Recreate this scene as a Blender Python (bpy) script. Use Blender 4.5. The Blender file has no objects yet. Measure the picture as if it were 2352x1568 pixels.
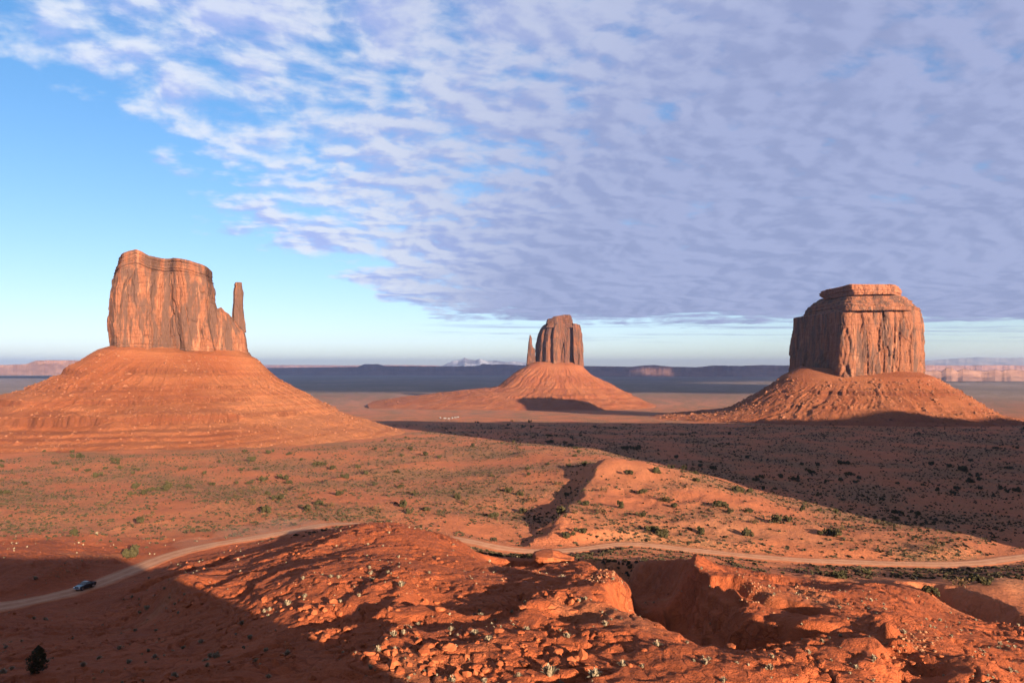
import bpy, bmesh, math, random
import numpy as np
from mathutils import Vector, Matrix

random.seed(7)
RNG = np.random.default_rng(11)
SC = bpy.context.scene
COL = SC.collection

# ------------------------------------------------------------------ camera, sky, sun, exposure
CAM_H = 75.0                      # eye height above the valley floor
PX0, PY0, F = 1176.0, 842.0, 1568.0   # photograph measured at 2352 px width: centre, horizon, focal length
cam = bpy.data.cameras.new('camera')
cam.lens = 24.0; cam.sensor_width = 36.0; cam.sensor_fit = 'HORIZONTAL'
cam.shift_y = 58.0/2352.0
cam.clip_start = 0.2; cam.clip_end = 120000.0
cam_o = bpy.data.objects.new('camera', cam); COL.objects.link(cam_o)
cam_o.location = (0, 0, CAM_H); cam_o.rotation_euler = (math.radians(90), 0, 0)
SC.camera = cam_o

SUN_AZ = math.radians(32.0)       # to the right of straight behind the camera
SUN_EL = math.radians(13.0)
SUN_H = (math.sin(SUN_AZ), -math.cos(SUN_AZ))
sun = bpy.data.lights.new('sun', 'SUN'); sun.energy = 5.0; sun.angle = math.radians(0.5)
sun.color = (1.0, 0.80, 0.58)
sun_o = bpy.data.objects.new('sun', sun); COL.objects.link(sun_o)
sd = Vector((SUN_H[0]*math.cos(SUN_EL), SUN_H[1]*math.cos(SUN_EL), math.sin(SUN_EL)))
sun_o.rotation_euler = sd.to_track_quat('Z', 'Y').to_euler()

SC.view_settings.view_transform = 'Standard'
SC.view_settings.look = 'None'
SC.view_settings.exposure = 2.2
SC.view_settings.gamma = 1.0
SC.view_settings.use_curve_mapping = False
SC.cycles.max_bounces = 4
SC.cycles.diffuse_bounces = 1
SC.cycles.adaptive_threshold = 0.02
SC.cycles.volume_bounces = 0
SC.cycles.use_denoising = True


class NT:
    """small helper to write node trees as expressions"""
    def __init__(self, nt):
        self.nt = nt
    def node(self, t, **kw):
        n = self.nt.nodes.new(t)
        for k, v in kw.items(): setattr(n, k, v)
        return n
    def put(self, sock, v):
        if isinstance(v, bpy.types.NodeSocket): self.nt.links.new(v, sock)
        elif v is not None:
            if isinstance(v, (tuple, list)) and len(v) == 3 and sock.type == 'RGBA': v = tuple(v) + (1.0,)
            sock.default_value = v
    def m(self, op, a, b=None, c=None):
        n = self.node('ShaderNodeMath', operation=op)
        for i, v in enumerate((a, b, c)): 
            if v is not None: self.put(n.inputs[i], v)
        return n.outputs[0]
    def vm(self, op, a, b=None):
        n = self.node('ShaderNodeVectorMath', operation=op)
        self.put(n.inputs[0], a)
        if op == 'SCALE': self.put(n.inputs['Scale'], b)
        elif b is not None: self.put(n.inputs[1], b)
        return n.outputs[0]
    def comb(self, x, y, z):
        n = self.node('ShaderNodeCombineXYZ')
        for i, v in enumerate((x, y, z)): self.put(n.inputs[i], v)
        return n.outputs[0]
    def sep(self, v):
        n = self.node('ShaderNodeSeparateXYZ'); self.put(n.inputs[0], v); return n.outputs
    def noise(self, v, scale, detail=3.0, rough=0.5, dist=0.0):
        n = self.node('ShaderNodeTexNoise')
        self.put(n.inputs['Vector'], v); self.put(n.inputs['Scale'], scale)
        self.put(n.inputs['Detail'], detail); self.put(n.inputs['Roughness'], rough)
        self.put(n.inputs['Distortion'], dist)
        return n.outputs[0]
    def voro(self, v, scale, feature='F1', out='Distance', rnd=1.0):
        n = self.node('ShaderNodeTexVoronoi', feature=feature)
        self.put(n.inputs['Vector'], v); self.put(n.inputs['Scale'], scale); self.put(n.inputs['Randomness'], rnd)
        return n.outputs[out]
    def ss(self, x, a, b, lo=0.0, hi=1.0):
        n = self.node('ShaderNodeMapRange', interpolation_type='SMOOTHSTEP')
        for i, v in enumerate((x, a, b, lo, hi)): self.put(n.inputs[i], v)
        return n.outputs[0]
    def mix(self, f, a, b, mode='MIX'):
        n = self.node('ShaderNodeMix', data_type='RGBA', blend_type=mode)
        self.put(n.inputs[0], f); self.put(n.inputs[6], a); self.put(n.inputs[7], b)
        return n.outputs[2]


def build_world():
    w = bpy.data.worlds.new('World'); SC.world = w; w.use_nodes = True
    nt = w.node_tree; nt.nodes.clear(); T = NT(nt)
    STR = 0.05
    K = 1.0/(STR*2.0**SC.view_settings.exposure)      # display value -> radiance behind the strength
    sky = T.node('ShaderNodeTexSky', sky_type='NISHITA')
    sky.sun_disc = False; sky.sun_elevation = SUN_EL
    sky.sun_rotation = math.pi - SUN_AZ
    sky.altitude = 1600.0; sky.air_density = 1.0; sky.dust_density = 0.3; sky.ozone_density = 2.0
    d = T.node('ShaderNodeTexCoord').outputs['Generated']
    x, y, z = T.sep(d)
    zc = T.m('MAXIMUM', z, 0.025)
    X = T.m('DIVIDE', x, zc); Y = T.m('DIVIDE', y, zc)
    P = T.comb(X, Y, 0.0)
    big = T.noise(P, 0.5, 2.0, 0.5)
    zs = T.m('ADD', T.m('MAXIMUM', z, 0.0), 0.28)            # the layer curves down with the earth and has depth
    Q = T.comb(T.m('DIVIDE', x, zs), T.m('DIVIDE', y, zs), 0.0)
    mid = T.noise(Q, 3.2, 5.0, 0.55)
    qx, qy, qz = T.sep(Q)
    Pr = T.comb(T.m('ADD', T.m('MULTIPLY', qx, 0.78), T.m('MULTIPLY', qy, 0.30)), T.m('SUBTRACT', qy, T.m('MULTIPLY', qx, 0.30)), 0.0)
    Pr = T.vm('ADD', Pr, T.comb(T.m('MULTIPLY', T.m('SUBTRACT', mid, 0.5), 0.10), T.m('MULTIPLY', T.m('SUBTRACT', big, 0.5), 0.25), 0.0))
    puff = T.noise(Pr, 12.0, 5.0, 0.50)                       # ragged rows of altocumulus
    puff_s = T.noise(T.vm('ADD', Pr, (0.012, -0.030, 0.0)), 12.0, 4.0, 0.48)   # the same field nearer the sun
    fine = T.noise(Pr, 38.0, 4.0, 0.6)
    Xn = T.m('ADD', X, T.m('MULTIPLY', T.m('SUBTRACT', big, 0.5), 1.2))
    Xn = T.m('ADD', Xn, T.m('MULTIPLY', T.m('SUBTRACT', mid, 0.5), 1.6))
    edge = T.ss(Xn, -2.6, -1.3)
    rag = T.noise(T.comb(T.m('MULTIPLY', X, 0.35), T.m('MULTIPLY', Y, 0.6), 5.0), 1.0, 4.0, 0.6)
    Yn = T.m('ADD', T.m('ADD', Y, T.m('MULTIPLY', T.m('SUBTRACT', mid, 0.5), 8.0)), T.m('MULTIPLY', T.m('SUBTRACT', rag, 0.5), 12.0))
    far = T.ss(Yn, 9.5, 20.0, 1.0, 0.0)
    cov = T.m('MULTIPLY', edge, far)
    solid = T.m('ADD', T.ss(X, -1.3, 0.9, 0.0, 0.17), T.ss(Y, 2.6, 7.0, 0.0, 0.15))
    dens = T.m('ADD', T.m('ADD', T.m('MULTIPLY', puff, 0.72), T.m('ADD', T.m('MULTIPLY', mid, 0.50), T.m('MULTIPLY', fine, 0.18))), solid)
    dens = T.m('ADD', dens, T.m('MULTIPLY', T.m('SUBTRACT', cov, 1.0), 0.66))
    alpha = T.ss(dens, 0.53, 0.84)
    st = T.noise(T.comb(T.m('MULTIPLY', X, 0.22), T.m('MULTIPLY', Y, 0.5), 7.0), 1.0, 4.0, 0.6)
    streak = T.m('MULTIPLY', T.ss(st, 0.50, 0.66), T.m('MULTIPLY', T.ss(Y, 13.0, 18.0), T.ss(Y, 30.0, 22.0)))
    streak = T.m('MULTIPLY', streak, T.ss(X, -3.5, 0.5))
    alpha = T.m('MAXIMUM', T.m('MULTIPLY', alpha, 0.96), T.m('MULTIPLY', streak, 0.6))
    lit = T.ss(T.m('ADD', T.m('SUBTRACT', puff, puff_s), T.m('MULTIPLY', T.m('SUBTRACT', fine, 0.5), 0.12)), -0.18, 0.18)
    thick = T.ss(T.m('ADD', T.m('MULTIPLY', mid, 0.9), T.m('MULTIPLY', big, 0.35)), 0.45, 0.85)
    right = T.ss(T.m('ADD', T.m('ADD', X, T.m('MULTIPLY', Y, 0.13)), T.m('MULTIPLY', big, 0.8)), -0.8, 1.8)
    c_lit = T.mix(right, (0.82*K, 0.88*K, 1.0*K), (0.395*K, 0.45*K, 0.70*K))
    c_drk = T.mix(right, (0.43*K, 0.54*K, 0.95*K), (0.31*K, 0.365*K, 0.60*K))
    f = T.ss(T.m('ADD', T.m('MULTIPLY', lit, 0.72), T.m('MULTIPLY', T.m('SUBTRACT', 1.0, thick), 0.45)), 0.12, 1.0)
    c = T.mix(f, c_drk, c_lit)
    # clear air, its brightest parts rolled off as on film
    s0 = T.vm('SCALE', sky.outputs[0], 0.80)
    sk = T.vm('DIVIDE', s0, T.vm('ADD', T.vm('SCALE', s0, 0.50/K), (1.0, 1.0, 1.0)))
    sk = T.vm('MULTIPLY', sk, (1.24, 1.27, 1.40))
    hs = T.node('ShaderNodeHueSaturation'); T.put(hs.inputs['Saturation'], 1.25); T.put(hs.inputs['Value'], 1.12); T.put(hs.inputs['Color'], sk)
    out = T.mix(alpha, hs.outputs[0], c)
    bg = T.node('ShaderNodeBackground'); T.put(bg.inputs[0], out); T.put(bg.inputs[1], STR)
    o = T.node('ShaderNodeOutputWorld'); nt.links.new(bg.outputs[0], o.inputs[0])
build_world()


# ------------------------------------------------------------------ helpers
def tag(o, label=None, cat=None, group=None, kind=None):
    if label: o['label'] = label
    if cat: o['category'] = cat
    if group: o['group'] = group
    if kind: o['kind'] = kind
    return o

def link(name, me, mat=None, parent=None):
    o = bpy.data.objects.new(name, me); COL.objects.link(o)
    if mat is not None and me is not None: me.materials.append(mat)
    if parent is not None: o.parent = parent
    return o

def empty(name, loc=(0, 0, 0), rz=0.0):
    o = bpy.data.objects.new(name, None); COL.objects.link(o)
    o.location = loc; o.rotation_euler = (0, 0, rz); o.empty_display_size = 0.5
    return o

def np_mesh(name, v, faces, cols=None, flat=False):
    """faces: (n,3) or (n,4) int array"""
    me = bpy.data.meshes.new(name)
    v = np.asarray(v, np.float32); faces = np.asarray(faces, np.int32)
    k = faces.shape[1]
    me.vertices.add(len(v)); me.vertices.foreach_set('co', v.ravel())
    me.loops.add(faces.size); me.loops.foreach_set('vertex_index', faces.ravel())
    me.polygons.add(len(faces)); me.polygons.foreach_set('loop_start', np.arange(0, faces.size, k, dtype=np.int32))
    me.update(calc_edges=True)
    if cols is not None:
        a = me.attributes.new('Col', 'FLOAT_COLOR', 'POINT')
        a.data.foreach_set('color', np.asarray(cols, np.float32).ravel())
    if flat: me.shade_flat()
    return me

def grid_faces(nu, nv, wrap_u=False):
    """vertices indexed [v*nu+u]"""
    u = np.arange(nu if wrap_u else nu-1); v = np.arange(nv-1)
    U, V = np.meshgrid(u, v)
    U2 = (U+1) % nu
    return np.stack([V*nu+U, V*nu+U2, (V+1)*nu+U2, (V+1)*nu+U], -1).reshape(-1, 4)

def sstep(x, a, b):
    t = np.clip((x-a)/(b-a), 0, 1); return t*t*(3-2*t)

def _h(ix, iy, s):
    n = (ix.astype(np.int64)*374761393 + iy.astype(np.int64)*668265263 + s*974711) & 0xffffffff
    n = ((n ^ (n >> 13))*1274126177) & 0xffffffff
    n = (n ^ (n >> 16))
    n = (n*2246822519) & 0xffffffff
    return (n ^ (n >> 15)) & 0xffffffff

_GC = np.cos(np.arange(1024)*2*math.pi/1024); _GS = np.sin(np.arange(1024)*2*math.pi/1024)
def perlin(x, y, s=0):
    xi = np.floor(x); yi = np.floor(y); fx = x-xi; fy = y-yi
    ix = xi.astype(np.int64); iy = yi.astype(np.int64)
    u = fx*fx*fx*(fx*(fx*6-15)+10); w = fy*fy*fy*(fy*(fy*6-15)+10)
    def g(a, b, dx, dy):
        k = _h(a, b, s) >> 22
        return _GC[k]*dx + _GS[k]*dy
    n00 = g(ix, iy, fx, fy); n10 = g(ix+1, iy, fx-1, fy)
    n01 = g(ix, iy+1, fx, fy-1); n11 = g(ix+1, iy+1, fx-1, fy-1)
    return 1.45*((n00*(1-u)+n10*u)*(1-w) + (n01*(1-u)+n11*u)*w)

def fbm(x, y, octv=4, s=0, gain=0.5, lac=2.03):
    r = 0.0; a = 1.0; f = 1.0; t = 0.0
    for i in range(octv):
        r = r + a*perlin(x*f+13.7*i, y*f-7.1*i, s+i*17); t += a; a *= gain; f *= lac
    return r/t

def ridged(x, y, octv=4, s=0, gain=0.5):
    r = 0.0; a = 1.0; f = 1.0; t = 0.0
    for i in range(octv):
        r = r + a*(1-2*np.abs(perlin(x*f+3.7*i, y*f-5.1*i, s+i*17))); t += a; a *= gain; f *= 2.07
    return r/t

def cells(x, y, s=0, jit=0.85):
    """jittered-grid cells: returns random value of the nearest cell and distance difference F2-F1"""
    xi = np.floor(x).astype(np.int64); yi = np.floor(y).astype(np.int64)
    d1 = np.full(x.shape, 9.0); d2 = np.full(x.shape, 9.0); val = np.zeros(x.shape)
    for dy in (-1, 0, 1):
        for dx in (-1, 0, 1):
            cx = xi+dx; cy = yi+dy
            h1 = _h(cx, cy, s)/4294967296.0; h2 = _h(cx, cy, s+91)/4294967296.0; h3 = _h(cx, cy, s+313)/4294967296.0
            px = cx+0.5+(h1-0.5)*jit; py = cy+0.5+(h2-0.5)*jit
            d = np.hypot(x-px, y-py)
            near = d < d1
            d2 = np.where(near, d1, np.minimum(d2, d))
            val = np.where(near, h3, val); d1 = np.where(near, d, d1)
    return val, d2-d1

def wp(px, py, Y):
    """photograph point at depth Y -> world"""
    return ((px-PX0)/F*Y, Y, CAM_H-(py-PY0)/F*Y)

# ------------------------------------------------------------------ terrain shape
CP = [  # px, py, depth
 # bottom of the view
 (-600,1568,85),(-300,1568,82),(0,1568,75),(300,1568,68),(600,1568,61),(900,1568,61),(1200,1568,61),(1500,1568,61),(1800,1568,62),(2100,1568,66),(2352,1580,76),(2700,1600,85),
 # shaded slope left
 (0,1480,105),(250,1480,100),(450,1470,96),(650,1470,84),(0,1400,135),(330,1405,128),(-300,1450,125),(-300,1330,170),
 (470,1400,112),
 # ridge running away from the camera
 (900,1520,66),(1000,1450,76),(800,1420,88),(1200,1480,72),(1400,1500,69),(1600,1530,65),(900,1300,115),(700,1330,110),(1050,1330,104),(1200,1350,98),(1100,1400,86),(560,1355,115),
 (400,1338,130),(490,1330,130),(560,1300,146),(640,1266,165),(720,1240,178),(790,1210,190),(850,1200,193),(930,1206,190),(1000,1224,184),(1060,1251,174),(800,1262,148),(900,1262,146),(1000,1272,141),
 # road and its bench
 (-150,1420,135),(70,1380,148),(190,1352,160),(300,1310,178),(400,1272,200),(520,1245,220),(660,1222,240),(760,1203,262),(850,1206,275),(950,1224,270),(1060,1239,258),(1180,1262,248),(1300,1264,250),(1400,1252,258),(1470,1250,260),(1600,1264,254),(1800,1283,246),(2000,1292,244),(2200,1295,243),(2352,1278,255),(2600,1245,285),(2900,1240,300),
 (0,1290,176),(130,1296,173),(420,1300,172),(560,1262,205),
 # plain left of centre
 (200,1200,272),(0,1200,270),(-300,1200,270),(500,1150,330),(0,1120,372),(300,1050,540),(0,1050,560),(-400,1050,560),(600,1060,530),(900,1150,340),(750,1110,420),(1100,1150,350),(1100,1050,560),(900,1060,530),
 (1200,1030,600),(1350,1032,590),(1450,1050,565),(1050,1200,290),(200,1100,430),(1000,1100,440),
 # sand ridge
 (1400,1068,425),(1345,1082,415),(1500,1080,415),(1600,1100,392),(1700,1140,355),(1800,1190,307),(1900,1215,290),(2000,1238,273),(2200,1262,258),(1400,1110,385),(1400,1150,350),(1350,1200,302),(1500,1200,300),(1500,1130,360),(1620,1190,303),(1270,1225,283),(1330,1130,375),(1750,1235,272),
 (1230,1120,390),(1180,1180,325),
 # shaded plain beyond it
 (1650,1085,500),(1750,1120,440),(2000,1180,350),(2000,1100,480),(2300,1220,308),(2300,1120,450),(2600,1120,450),(2600,1200,330),(1800,1050,600),(2300,1050,600),(2600,1050,600),
 # broken ground right of the ridge
 (1100,1272,205),(1140,1305,172),(1240,1288,190),(1330,1292,178),(1400,1318,108),(1430,1345,100),(1480,1440,78),(1560,1470,73),(1620,1490,70),(1300,1276,228),(1280,1345,100),
 (1500,1290,205),(1450,1290,212),(1600,1285,158),(1640,1300,155),(1690,1330,143),(1740,1380,128),(1700,1300,225),(1800,1330,165),(1900,1350,152),(1900,1310,224),(2000,1350,160),(2100,1330,195),
 (1850,1490,70),(1950,1440,78),(2050,1402,86),(2120,1450,80),(2190,1495,74),(2270,1540,68),(2000,1500,69),(1750,1520,66),(1700,1420,108),(1800,1420,112),(1900,1400,120),
 (1520,1400,120),(1565,1440,110),(1650,1470,102),(1480,1355,138),(1750,1470,98),(1830,1462,94),
 (2200,1400,162),(2300,1340,190),(2290,1470,122),(2352,1450,140),(2352,1350,188),(2600,1400,165),(2450,1520,110),
]
CPA = np.array(CP, float)
_T0 = (CPA[:, 0]-PX0)/F
CU = CPA[:, 0]/330.0; CV = np.log(CPA[:, 2])*3.2
CZ = CAM_H-(CPA[:, 1]-PY0)/F*CPA[:, 2]
VAL_Y = np.log(np.array([40, 300, 600, 800, 1100, 1500, 1800, 2300, 3000, 5000, 8000, 15000, 40000.]))
VAL_Z = np.array([4, 4, 0, -7, -17, -34, -50, -62, -66, -72, -80, -86, -90.])
def valley(Y): return np.interp(np.log(Y), VAL_Y, VAL_Z)
_c2 = 0.12**2
_D = np.sqrt((CU[:, None]-CU[None])**2+(CV[:, None]-CV[None])**2+_c2)
_W = np.linalg.solve(_D + 0.02*np.eye(len(CU)), CZ-valley(CPA[:, 2]))

CARVE = [  # [(px, depth), ...], half width, depth
 ([(1370,205),(1440,185),(1490,160),(1530,135),(1590,116),(1690,106),(1790,100),(1850,99)], 13, 9.5),
 ([(1760,112),(1860,108),(1960,106),(2040,108)], 7, 5.5),
 ([(1130,186),(1190,188),(1225,186)], 7, 4.0),
 ([(2150,185),(2230,170),(2290,158)], 9, 6.5),
 ([(1800,205),(1900,196),(1980,190)], 6, 2.5),
 ([(330,152),(420,160),(500,172),(580,190)], 5, 2.2),
 ([(1690,140),(1760,128),(1850,122)], 4.0, 3.0),
 ([(1450,150),(1530,142),(1585,146)], 6.0, 4.0),
 ([(1560,128),(1500,118),(1470,106)], 4.5, 4.0),
 ([(1420,88),(1500,84)], 2.2, 1.0),
 ([(1330,64),(1400,66)], 1.6, 0.9),
]
ROAD = [(-260,1462,122),(-100,1412,137),(70,1380,148),(190,1352,160),(300,1310,178),(400,1272,200),(520,1245,220),(660,1222,240),(760,1203,262),(850,1206,275),(950,1224,270),(1060,1239,258),(1180,1262,248),(1300,1264,250),(1400,1252,258),(1470,1250,260),(1600,1264,254),(1800,1283,246),(2000,1292,244),(2200,1295,243),(2352,1278,255),(2600,1245,285),(2900,1240,300)]

def catmull(P, n):
    P = np.asarray(P, float); out = []
    Q = np.vstack([2*P[0]-P[1], P, 2*P[-1]-P[-2]])
    for i in range(1, len(Q)-2):
        t = np.linspace(0, 1, n, endpoint=False)[:, None]
        a, b, c, d = Q[i-1], Q[i], Q[i+1], Q[i+2]
        out.append(0.5*((2*b)+(c-a)*t+(2*a-5*b+4*c-d)*t*t+(3*b-a-3*c+d)*t**3))
    out.append(P[-1:])
    return np.vstack(out)

ROAD_W = catmull([wp(*p) for p in ROAD], 24)
_z = ROAD_W[:, 2].copy()
for _ in range(60): _z[1:-1] = (_z[:-2]+_z[1:-1]*2+_z[2:])/4
ROAD_W[:, 2] = _z

def seg_dist(x, y, P):
    """distance to polyline P (n,2) and interpolated extra column"""
    best = np.full(x.shape, 1e9); ext = np.zeros(x.shape)
    for i in range(len(P)-1):
        ax, ay = P[i, 0], P[i, 1]; bx, by = P[i+1, 0]-ax, P[i+1, 1]-ay
        t = np.clip(((x-ax)*bx+(y-ay)*by)/(bx*bx+by*by+1e-9), 0, 1)
        d = np.hypot(x-ax-bx*t, y-ay-by*t)
        k = d < best
        best = np.where(k, d, best)
        if P.shape[1] > 2: ext = np.where(k, P[i, 2]+(P[i+1, 2]-P[i, 2])*t, ext)
    return best, ext

CARVE_W = [(np.array([[(p-PX0)/F*Y, Y] for p, Y in pts]), w, d) for pts, w, d in CARVE]

SCARP = [  # [(px, depth)...], height, face half width, length of the back slope
 ([(1240,268),(1285,300),(1325,345),(1348,385),(1375,418)], 7.0, 5.5, 38.0),
 ([(500,318),(560,335),(640,370),(740,415),(860,480),(1000,540)], 2.0, 2.5, 40.0),
 ([(250,250),(330,262),(420,275)], 1.6, 1.6, 16.0),
 ([(60,232),(150,240),(240,236)], 1.5, 1.5, 14.0),
 ([(1180,560),(1250,575),(1330,585)], 3.0, 7.0, 60.0),
 ([(940,90),(1010,87),(1090,86),(1180,88),(1240,92)], -5.0, 1.2, 11.0),
 ([(740,88),(810,86),(880,88)], -2.6, 0.9, 7.0),
 ([(1430,104),(1470,86),(1530,78),(1600,74),(1690,73),(1780,75),(1860,79)], -5.0, 1.5, 22.0),
 ([(1880,100),(1960,93),(2040,89)], -4.5, 1.0, 12.0),
 ([(1890,78),(1960,76),(2030,77)], -2.0, 0.8, 5.0),
 ([(1240,120),(1300,116),(1350,116)], -3.0, 0.9, 9.0),
 ([(560,132),(610,128),(660,127)], -2.5, 0.9, 8.0),
 ([(1740,160),(1820,152),(1900,150)], -4.0, 1.0, 14.0),
 ([(1900,182),(1980,178),(2060,176)], -3.0, 1.0, 12.0),
 ([(2080,66),(2130,66),(2170,68)], -1.8, 0.7, 5.0),
]
SCARP_W = [(np.array([[(p-PX0)/F*Y, Y] for p, Y in pts]), h, fw, bw) for pts, h, fw, bw in SCARP]
def seg_side(x, y, P):
    best = np.full(x.shape, 1e9); sg = np.ones(x.shape)
    for i in range(len(P)-1):
        ax, ay = P[i]; bx, by = P[i+1]-P[i]
        t = np.clip(((x-ax)*bx+(y-ay)*by)/(bx*bx+by*by), 0, 1)
        d = np.hypot(x-ax-bx*t, y-ay-by*t); k = d < best
        sg = np.where(k, np.where(bx*(y-ay)-by*(x-ax) < 0, 1.0, -1.0), sg); best = np.where(k, d, best)
    return best, sg
def seg_fade(x, y, P):
    d = (P[-1]-P[0]); L = np.hypot(*d); d = d/L
    t = (x-P[0, 0])*d[0]+(y-P[0, 1])*d[1]
    return sstep(t, -0.15*L, 0.12*L)*(1-sstep(t, 0.85*L, 1.15*L))

def macro(x, y):
    r = np.hypot(x, y)+1e-6
    t = np.where(y > 0.02*r, x/np.maximum(y, 0.02*r), np.sign(x+1e-9)*50)
    t = np.clip(t, -1.15, 1.25)
    Ye = np.maximum(r/np.sqrt(1+t*t), 46.0)
    U = (PX0+F*t)/330.0; V = np.log(Ye)*3.2
    vb = valley(Ye)
    z = np.zeros_like(x); near = Ye < 820
    idx = np.nonzero(near.ravel())[0]; zf = z.ravel(); Uf, Vf = U.ravel(), V.ravel()
    for c in range(0, len(idx), 60000):
        k = idx[c:c+60000]
        zf[k] = np.sqrt((Uf[k, None]-CU[None])**2+(Vf[k, None]-CV[None])**2+_c2) @ _W
    z = zf.reshape(x.shape)*(1-sstep(Ye, 560, 810)) + vb
    return z, Ye, r

def bare_mask(x, y, z, Ye):
    return sstep(z, 13.0, 20.0)*(1-sstep(Ye, 215, 255))

def height(x, y, detail=True):
    x = np.asarray(x, float); y = np.asarray(y, float)
    z, Ye, r = macro(x, y)
    front = y > 0
    bare = bare_mask(x, y, z, Ye)
    near = (Ye < 600) & front
    wx = x+4.0*perlin(x*0.06, y*0.06, 301); wy = y+4.0*perlin(x*0.06, y*0.06, 302)
    wx = wx+1.3*perlin(x*0.25, y*0.25, 303); wy = wy+1.3*perlin(x*0.25, y*0.25, 304)
    for P, w, d in CARVE_W:
        lo = P.min(0)-w-8; hi = P.max(0)+w+8
        k = (x > lo[0]) & (x < hi[0]) & (y > lo[1]) & (y < hi[1])
        if k.any():
            dd, _ = seg_dist(wx[k], wy[k], P)
            z[k] -= d*(1-sstep(dd, 0.25*w, w))
    # low scarps: ground on the right of the line stands higher
    for P, hh, fw, bw in SCARP_W:
        lo = P.min(0)-80; hi = P.max(0)+80
        k = (x > lo[0]) & (x < hi[0]) & (y > lo[1]) & (y < hi[1])
        if k.any():
            dd, sgn = seg_side(wx[k], wy[k], P)
            q = dd*sgn
            if hh > 0: z[k] += hh*sstep(q, -fw, fw)*np.exp(-np.maximum(q, 0)/bw)*seg_fade(x[k], y[k], P)
            else: z[k] += hh*(1-sstep(q, -fw, fw))*np.exp(-np.maximum(-q, 0)/bw)*seg_fade(x[k], y[k], P)   # a drop beyond the lip
    dome = np.exp(-(((x-(1440-PX0)/F*408)/26)**2+((y-408)/24)**2)); z = z + 3.2*dome
    # large forms
    far = sstep(r, 700, 2500)
    z = z + (1-bare)*(1-far)*(1.7*fbm(x/70., y/70., 4, 5) + 0.5*fbm(x/13., y/13., 4, 9))*sstep(r, 60, 240)
    rdg = np.exp(-(((x-(1560-PX0)/F*330)/70)**2+((y-330)/75)**2)); z = z + rdg*(1-bare)*1.3*ridged(x/24., y/24., 4, 17)
    z = z + far*6.0*fbm(x/900., y/900., 3, 21)*sstep(r, 900, 3000)
    if detail:
        b = bare*(1-0.3*sstep(r, 150, 250))
        rg = ridged(x/16., y/16., 4, 31)
        z = z + b*(1.1*fbm(x/26., y/26., 4, 41)*(1-0.5*sstep(r, 140, 220)) + 0.7*(rg-0.25))
        # broken ledges: flat treads and short risers
        zz = z + 1.2*fbm(x/14., y/14., 3, 51)
        step = 2.4; q = zz/step; fr = q-np.floor(q)
        ter = (np.floor(q)+sstep(fr, 0.74, 0.93))*step - zz
        mk = sstep(fbm(x/22., y/22., 3, 61), -0.05, 0.25)
        z = z + b*0.75*mk*ter
        z = z + b*0.20*fbm(x/1.7, y/1.7, 3, 71) + (1-b)*0.10*fbm(x/2.5, y/2.5, 2, 73)*(1-far)
        # small broken shelves and rills, with bare smooth rock and sand between them
        b = b*(0.18+0.82*sstep(fbm(x/19., y/19., 3, 57), -0.22, 0.12))
        z2 = z + 0.5*fbm(x/5., y/5., 3, 53); q = z2/0.62; fr = q-np.floor(q)
        z = z + b*0.85*sstep(fbm(x/9., y/9., 3, 63), -0.1, 0.2)*((np.floor(q)+sstep(fr, 0.7, 0.95))*0.62-z2)
        z = z - b*0.45*np.exp(-(perlin(x/6.5+0.8*perlin(x/3., y/3., 66), y/6.5, 65)/0.07)**2)
        # blocky cobbled patches
        cm = sstep(fbm(x/11., y/11., 3, 81), 0.08, 0.32)*b
        cv, ce = cells(x/1.5+0.3*perlin(x, y, 3), y/1.5, 83)
        z = z + cm*(0.55*(cv-0.2)*sstep(ce, 0.0, 0.25))
    # rock-strewn plateau on whose rim the camera stands
    pd = np.maximum(np.maximum(y-2.5, 0.85*(x-7-0.62*np.maximum(-y, 0)-5*perlin(y/14., x*0+.5, 95))), 0.0)
    pd = pd+0.0*x
    zp = 73.3 + 1.2*fbm(x/20., y/20., 3, 91)*sstep(r, 4, 20) - 1.25*pd
    zp = np.where(r > 260, -999, zp) if False else zp
    z = np.maximum(z, zp)
    # the road bench
    k = (Ye > 95) & (Ye < 420)
    if k.any():
        dd, zr = seg_dist(x[k], y[k], ROAD_W[::6])
        wgt = 1-sstep(dd, 4.6, 13.0)
        z[k] = z[k]*(1-wgt)+(zr-0.12)*wgt
    return z

def ground_px(px, py):
    """world points where lines of sight through photograph points meet the ground"""
    px = np.atleast_1d(np.asarray(px, float)); py = np.atleast_1d(np.asarray(py, float))
    Ys = np.geomspace(42, 4000, 420)
    X = (px[:, None]-PX0)/F*Ys[None]; Yg = np.broadcast_to(Ys[None], X.shape)
    Z = CAM_H-(py[:, None]-PY0)/F*Ys[None]
    H = height(X.ravel(), Yg.ravel(), False).reshape(X.shape)
    hit = Z <= H
    i = np.clip(hit.argmax(1), 1, None); ok = hit.any(1)
    j = np.arange(len(px))
    g0 = Z[j, i-1]-H[j, i-1]; g1 = Z[j, i]-H[j, i]
    t = np.clip(g0/(g0-g1+1e-9), 0, 1)
    Y = Ys[i-1]+(Ys[i]-Ys[i-1])*t
    return (px-PX0)/F*Y, Y, ok

# ------------------------------------------------------------------ materials
MATS = {}
def new_mat(name, rough=0.95, spec=0.15):
    m = bpy.data.materials.new(name); m.use_nodes = True
    nt = m.node_tree; T = NT(nt)
    b = nt.nodes['Principled BSDF']
    b.inputs['Roughness'].default_value = rough
    b.inputs['Specular IOR Level'].default_value = spec
    MATS[name] = m
    return m, T, b

def bump(T, b, h, dist, strength=1.0):
    n = T.node('ShaderNodeBump'); T.put(n.inputs['Height'], h)
    n.inputs['Distance'].default_value = dist; n.inputs['Strength'].default_value = strength
    T.put(b.inputs['Normal'], n.outputs[0])

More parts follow.
